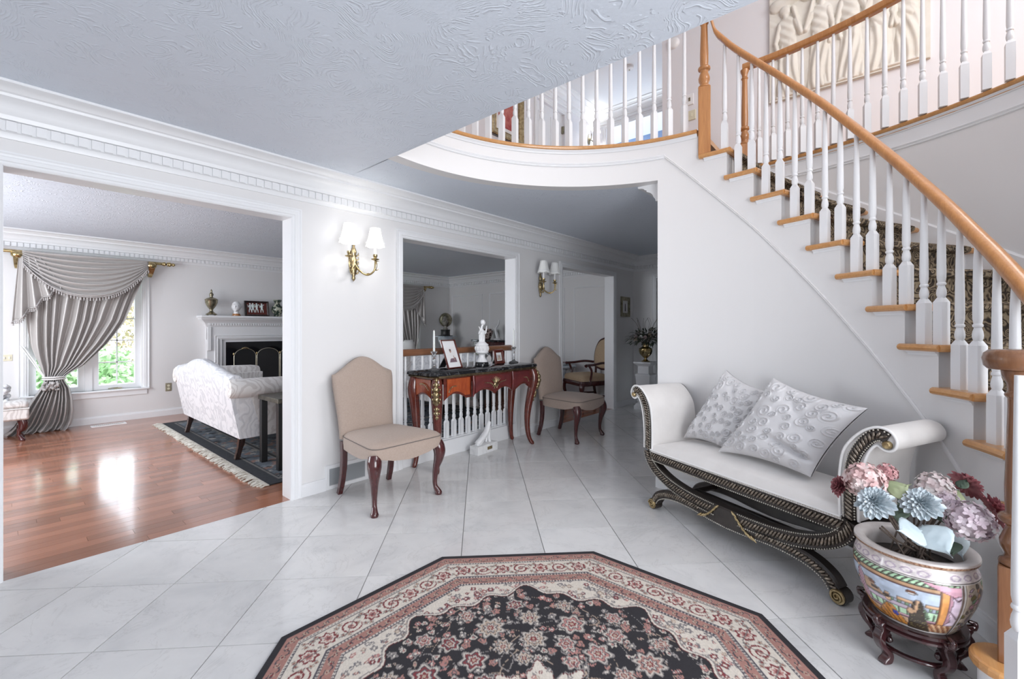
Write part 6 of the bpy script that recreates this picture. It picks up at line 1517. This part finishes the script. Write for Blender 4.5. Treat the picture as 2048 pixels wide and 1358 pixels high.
MB().box(-.24, .21, -.74, .74, .96, 1.0).build('top', 'marble_black', sb, bevel=.005, smooth=0); MB().box(-.21, .20, -.70, .70, .12, .96).build('body', 'mahogany', sb, bevel=.006, smooth=0)
for y in (-.46, 0, .46):
    d_ = MB().box(-.222, -.208, y-.215, y+.215, .80, .93).build('drawer', 'mahogany', sb, bevel=.004, smooth=0); MB().ball((-.232, y, .865), .012, 8, 6).build('knob', 'brass', d_, smooth=60); d_ = MB().box(-.222, -.208, y-.215, y+.215, .16, .78).build('door', 'mahogany', sb, bevel=.004, smooth=0); MB().ball((-.232, y+.17, .48), .011, 8, 6).build('knob', 'brass', d_, smooth=60)
for sx in (-.19, .18):
    for y in (-.66, .66): MB().lathe([(.001, 0), (.025, 0), (.035, .06), (.03, .12), (.001, .12)], 12, c=(sx, y, 0)).build('foot', 'mahogany', sb, smooth=50)
mottled('imari', (.05, .02, .02), (.55, .42, .38), 26, .2, 3, lo=.46, hi=.54)
vs_ = MB().lathe([(.001, 0), (.055, 0), (.060, .01), (.085, .07), (.112, .14), (.110, .18), (.080, .205), (.078, .22), (.001, .215)], 26).build('patterned_jar', 'imari', None, smooth=50); vs_.location = (6.56, 3.04, 1.0); tag(vs_, 'small red black patterned jar on the sideboard', 'jar')
ws = thing('white_figurine', 'tall white twisting figurine on the sideboard', 'figurine', (6.58, 2.78, 1.0)); MB().lathe([(.001, 0), (.085, 0), (.08, .02), (.05, .03), (.001, .03)], 18).build('base', 'porcelain', ws, smooth=50)
MB().tube(spline([(0, 0, .02), (.0, .02, .10), (0, .05, .18), (0, .035, .25), (0, -.02, .31), (0, -.045, .40)], 5), [lerp(.040, .012, i/25) for i in range(26)], 12).tube(spline([(0, .04, .19), (0, .09, .21), (0, .085, .27), (0, .02, .30)], 5), [.016]*8+[.009]*8, 8).build('form', 'porcelain', ws, smooth=70)
lp = thing('table_lamp', 'white shaded table lamp standing below the corner curtain', 'lamp', (5.30, 3.98, 0))
MB().lathe([(.001, 0), (.18, 0), (.18, .02), (.03, .05), (.028, .50), (.20, .53), (.20, .56), (.001, .56)], 24).build('stand_table', 'dark_wood', lp, smooth=40); MB().lathe([(.05, .56), (.06, .60), (.03, .66), (.045, .72), (.012, .78)], 18).build('base', 'brass', lp, smooth=50); MB().lathe([(.16, .78), (.11, .95), (.08, 1.0)], 28, cap=(False, False)).build('shade', 'shade_fabric', lp, smooth=50, solid=.002)
# ---- open armchair and little table seen through the third opening
mottled('tan_fabric', (.50, .36, .235), (.56, .42, .28), 60, .8, 3, .08)
ar = thing('open_armchair', 'mahogany open armchair upholstered in tan fabric beyond the doorway', 'armchair', (6.37, .57, 0), radians(-118))
for s in (-1, 1):
    cabriole((s*.29, -.27, 0), (s*.6, -1, 0), .36, .9).build('leg', 'mahogany', ar, smooth=60); MB().tube(spline([(s*.22, .25, .40), (s*.22, .26, .20), (s*.23, .32, 0)], 5), [.024]*11, 8).build('leg', 'mahogany', ar, smooth=60)
    MB().tube(spline([(s*.225, .25, .66), (s*.27, .10, .675), (s*.315, -.08, .655), (s*.325, -.20, .650), (s*.33, -.235, .635)], 5), [.020]*16+[.026]*5, 8).build('arm', 'mahogany', ar, smooth=60); MB().tube(spline([(s*.325, -.17, .645), (s*.335, -.13, .56), (s*.31, -.13, .44), (s*.295, -.15, .38)], 5), .018, 8).build('arm_post', 'mahogany', ar, smooth=60)
MB().rings([[(x*f, -.0+y*f, z) for x, y in [(p.x, p.y) for p in rounded([(-.27, .26), (-.34, -.31), (.34, -.31), (.27, .26)], .09, 5)]] for f, z in ((.96, .32), (1, .335), (1, .385), (.98, .395))]).build('seat_frame', 'mahogany', ar, smooth=40)
MB().rings([[(p.x*f, p.y*f, z) for p in rounded([(-.26, .25), (-.325, -.295), (.325, -.295), (.26, .25)], .09, 5)] for f, z in ((.99, .39), (1.0, .43), (.95, .47), (.8, .49), (.4, .505), (.02, .508))]).build('seat', 'tan_fabric', ar, smooth=60)
OB = s2([(-.20, .58), (-.265, .72), (-.27, .88), (-.20, 1.01), (-.08, 1.055), (.0, 1.065), (.08, 1.055), (.20, 1.01), (.27, .88), (.265, .72), (.20, .58), (0, .555)], 4)
tilt = lambda x, y, z: (x, .26+y+(z-.5)*.20, z)
MB().tube([tilt(x, 0, z) for x, z in OB], .022, 8, loop=True).build('back_frame', 'mahogany', ar, smooth=60)
MB().rings([[tilt(x*f, y, (z-.8)*f+.8) for x, z in OB] for f, y in ((.5, .03), (.96, .02), (.98, -.01), (.85, -.045), (.5, -.06), (.05, -.065))]).build('back_pad', 'tan_fabric', ar, smooth=60)
for s in (-1, 1): MB().tube([(s*.20, .27, .40), tilt(s*.20, 0, .60)], .02, 8).build('back_post', 'mahogany', ar, smooth=60)
MB().tube([(-.24, -.02, .14), (.24, -.02, .14)], .014, 8).build('stretcher', 'mahogany', ar, smooth=60)
for s in (-1, 1): MB().tube([(s*.285, -.26, .14), (s*.225, .28, .14)], .014, 8).build('stretcher', 'mahogany', ar, smooth=60)
lt_ = thing('round_side_table', 'small grey round side table holding a flower bowl by the armchair', 'table', (6.57, 1.17, 0)); MB().lathe([(.001, 0), (.16, 0), (.15, .03), (.035, .06), (.03, .45), (.06, .52), (.20, .54), (.21, .56), (.20, .58), (.001, .58)], 28).build('body', 'blue_white', lt_, smooth=40)
fb = thing('flower_bowl', 'low bowl of dusty pink roses on the round side table', 'flowers', (6.57, 1.17, .58)); MB().lathe([(.001, 0), (.05, 0), (.11, .03), (.12, .045), (.10, .045), (.001, .03)], 20).build('bowl', 'porcelain', fb, smooth=50)
for k in range(14):
    mb = MB(); rosebud(mb, (0, 0, 0), .034); o = mb.build('rose', ('rose_dusty', 'rose_tan', 'hydrangea_deep')[k % 3], fb, smooth=0, fix=False); a = k*2.4; o.location = (.085*sqrt(k/14)*cos(a), .085*sqrt(k/14)*sin(a), .045)
# ================================================================ UPPER HALL
pa = thing('painting', 'red abstract painting in a wide gilt frame on the upper hall wall', 'picture', (4.76, .93, 4.33))
R = [[(sx*(.345-o), -t, sz*(.43-o)) for o, t in ((0, 0), (0, .045), (.02, .06), (.05, .05), (.09, .03), (.10, .035), (.11, .015), (.11, 0))] for sx, sz in ((-1,-1),(1,-1),(1,1),(-1,1))]
MB().rings(R, loop=True).build('frame', 'gold', pa, smooth=20); MB().box(-.24, .24, -.016, -.006, -.325, .325).build('mat_board', 'photo_white', pa, smooth=0)
mottled('red_paint', (.35, .05, .05), (.60, .22, .18), 9, .6, 4); MB().box(-.185, .185, -.020, -.015, -.27, .27).build('canvas', 'red_paint', pa, smooth=0)
R = [[(sx*(.352-o), -t, sz*(.437-o)) for o, t in ((0, 0), (0, .04), (.008, .046), (.010, 0))] for sx, sz in ((-1,-1),(1,-1),(1,1),(-1,1))]; MB().rings(R, loop=True).build('frame_edge', 'dark_wood', pa, smooth=20)
us = thing('crystal_sconce', 'white candle crystal wall sconce on the upper hall wall', 'wall lamp', (6.98, .93, 4.62))
mb = MB(); mb.lathe([(.001, -.10), (.02, -.08), (.035, 0), (.02, .08), (.001, .10)], 14, c=(0, -.02, 0), sy=.6); 
for s in (-1, 0, 1): mb.tube(spline([(0, -.03, 0), (s*.06, -.09, -.04), (s*.11, -.13, 0), (s*.11, -.13, .04)], 4), .008, 6)
mb.build('frame', 'pewter', us, smooth=60)
for s in (-1, 0, 1):
    MB().lathe([(.011, .04), (.011, .14)], 10, c=(s*.11, -.13, 0)).build('candle', 'white_gloss', us, smooth=50); MB().lathe([(.055, .13), (.03, .22)], 20, c=(s*.11, -.13, 0), cap=(False, False)).build('shade', 'shade_lit', us, smooth=50, solid=.002); bulb('crystal_sconce_bulb', (s*.11, -.13, .17), 1.5, (1, .97, .93), .02, us)
for nm, y, z, m, lb, w, h in (('thermostat', -1.385, 3.995, 'white_gloss', 'white thermostat above the cream switch plate on the upper wall', .045, .065), ('switch_plate', -1.405, 3.80, 'ivory', 'cream switch plate below the thermostat on the upper wall', .05, .058)):
    o = MB().box(-.018, 0, -w, w, -h, h).build(nm, m, None, bevel=.004, smooth=0); o.location = (XP, y, z); tag(o, lb, 'switch')
    MB().box(-.024, -.018, -.010, .010, -.02, .02).build('lever', 'pewter' if nm == 'thermostat' else 'ivory', o, smooth=0)
for nm, loc_, lb, rot in (('smoke_alarm', (XP, -1.19, 4.76), 'round white smoke alarm high on the upper wall', pi/2), ):
    o = thing(nm, lb, 'smoke alarm', loc_); MB().lathe([(.001, .04), (.03, .042), (.055, .036), (.068, .02), (.07, 0)], 24, M=Matrix.Rotation(-pi/2, 4, 'Y')).build('cover', 'white_gloss', o, smooth=40)
o = thing('ceiling_alarm', 'white round detector on the upper hall ceiling', 'smoke alarm', (6.2, -.25, ZU)); MB().lathe([(.001, -.045), (.04, -.045), (.06, -.03), (.065, 0)], 22).build('cover', 'white_gloss', o, smooth=40); MB().ball((0, 0, -.046), .012, 8, 5).build('button', 'pewter', o)
# ---- cast relief with draped figures on the upper wall
nyr, nzr = 260, 230; Yw, Zh = 1.27, 1.16
yy, zz = np.meshgrid(np.linspace(0, Yw, nyr+1), np.linspace(0, Zh, nzr+1)); hgt = np.zeros_like(yy)
def cap(a, b, r0, r1, h):
    ax, az, bx, bz = *a, *b; dx, dz = bx-ax, bz-az; t = np.clip(((yy-ax)*dx+(zz-az)*dz)/(dx*dx+dz*dz+1e-9), 0, 1); d = np.hypot(yy-ax-t*dx, zz-az-t*dz)/(r0+(r1-r0)*t); v = h*np.sqrt(np.clip(1-d*d, 0, 1)); return v
def addm(v):
    global hgt
    hgt = np.maximum(hgt, v)
for k, x in enumerate((.17, .45, .70, .92, 1.12)):
    s = 1 if k % 2 else -1; H_ = .98 if k < 3 else .86; f = H_
    sk = np.maximum(cap((x, .06*f), (x, .58*f), .105, .075, .030), cap((x-.04*s, .05), (x-.02*s, .45*f), .07, .06, .032)); folds = .007*np.sin((yy-x)*95+6*np.sin(zz*5+k)+zz*8); sk = np.where(sk > .004, sk+folds*np.clip(sk/.02, 0, 1), sk); addm(sk)
    bd = cap((x, .56*f), (x+.01*s, .80*f), .075, .085, .038); bd = np.where(bd > .004, bd+.004*np.sin((yy-x)*60+zz*70), bd); addm(bd)
    addm(cap((x+.02*s, .93*f), (x+.025*s, .95*f), .050, .055, .045)); addm(cap((x+.015*s, .85*f), (x+.02*s, .92*f), .03, .03, .035))
    addm(cap((x-.07*s, .80*f), (x-.12*s, .66*f), .032, .026, .040)); addm(cap((x-.12*s, .66*f), (x-.05*s, .95*f), .026, .022, .042)); addm(cap((x+.07*s, .80*f), (x+.11*s, .62*f), .030, .026, .036)); addm(cap((x+.11*s, .62*f), (x+.08*s, .46*f), .024, .020, .036))
    for q in (-1, 1): addm(cap((x+q*.045, .03), (x+q*.045+.05*s, .025), .024, .016, .030)); addm(cap((x+q*.045, .03), (x+q*.035, .12), .022, .026, .026))
    if k < 3: addm(cap((x-.10, 1.03*f), (x+.10, 1.06*f), .07, .05, .045))
hgt += .0035*np.sin(yy*31+3*np.sin(zz*14))*np.sin(zz*27+2*np.sin(yy*9)); hgt[zz < .02] = .012
rl_ = thing('relief_panel', 'large cream cast relief panel of draped classical figures on the upper wall', 'relief', (XP-.001, -2.24, 3.655))
mb = MB(); idx = np.arange(yy.size).reshape(yy.shape); mb.v = [(-.030-h, -y, z) for y, z, h in zip(yy.ravel(), zz.ravel(), hgt.ravel())]; mb.f = [tuple(q) for q in np.stack([idx[:-1, :-1], idx[:-1, 1:], idx[1:, 1:], idx[1:, :-1]], -1).reshape(-1, 4)]
mottled('cast_stone', (.72, .685, .61), (.78, .75, .69), 5, .7, 4, .05); mb.build('carved_face', 'cast_stone', rl_, smooth=70, fix=False)
MB().box(-.0305, 0, -Yw, 0, 0, Zh).build('slab', 'cast_stone', rl_, smooth=0)
# ================================================================ GARDEN OUTSIDE THE WINDOWS
def grass():
    m = mottled('lawn', (.10, .20, .05), (.20, .32, .10), 12, .9, 4)
grass()
struct('ground_garden', MB().box(-14, 22, YL+.3, 30, -.65, -.6), 'lawn', smooth=0)
mottled('leaf_light', (.24, .44, .18), (.60, .76, .46), 3, .6, 3); mottled('leaf_mid', (.05, .16, .05), (.16, .34, .13), 3, .6, 3); mottled('leaf_autumn', (.35, .28, .16), (.55, .45, .28), 3, .7, 3); mat('bark', (.10, .07, .05), .9)
def shrub(label, loc_, rx, rz_, n, m, seed):
    t = thing('garden_shrub', label, 'shrub', loc_); r_ = random.Random(seed)
    for mm, nn, nm in ((m, n, 'foliage'), (m, n//2, 'inner_foliage')):
        mb = MB()
        for k in range(nn):
            a = r_.uniform(0, 2*pi); z = r_.uniform(-1, 1); q = sqrt(1-z*z); d = Vector((q*cos(a), q*sin(a), z)); rr = r_.uniform(.72, 1.0) if nm == 'foliage' else r_.uniform(.5, .8); bump_ = 1+.22*sin(a*3+seed)*sin(z*4+seed*2)
            p = Vector((d.x*rx*rr*bump_, d.y*rx*rr*bump_, rz_+d.z*rz_*rr*bump_)); s = r_.uniform(.05, .10); u = Vector((r_.uniform(-1, 1), r_.uniform(-1, 1), r_.uniform(-1, 1))).normalized(); w = u.orthogonal().normalized()
            mb.add([p-u*s, p+w*s*.45, p+u*s, p-w*s*.45], [(0, 1, 2, 3)])
        tag(mb.build(nm, mm, t, smooth=0, fix=False), kind='stuff')
    MB().tube([(0, 0, 0), (0, 0, rz_)], [.08, .05], 8).build('stem', 'bark', t)
for k, (lb, lc, rx, rz_, n, m) in enumerate((('bright green shrub close outside the window by the fireplace', (.75, 7.0, -.6), .95, .85, 3000, 'leaf_light'), ('round light green shrub behind the window muntins', (2.9, 8.6, -.6), 1.1, 1.1, 3000, 'leaf_light'), ('dry tan shrub in the garden behind the green shrubs', (2.4, 11.6, -.6), 1.5, 1.45, 2600, 'leaf_autumn'), ('tall green tree beyond the tan shrub', (5.6, 15.5, -.6), 2.6, 2.8, 5000, 'leaf_light'), ('tall pale tree filling the garden view', (-.6, 15.0, -.6), 2.6, 2.8, 5000, 'leaf_mid'), ('green shrub outside the window near the corner', (8.0, 7.6, -.6), 1.3, 1.3, 2600, 'leaf_light'))): shrub(lb, lc, rx, rz_, n, m, k+3)
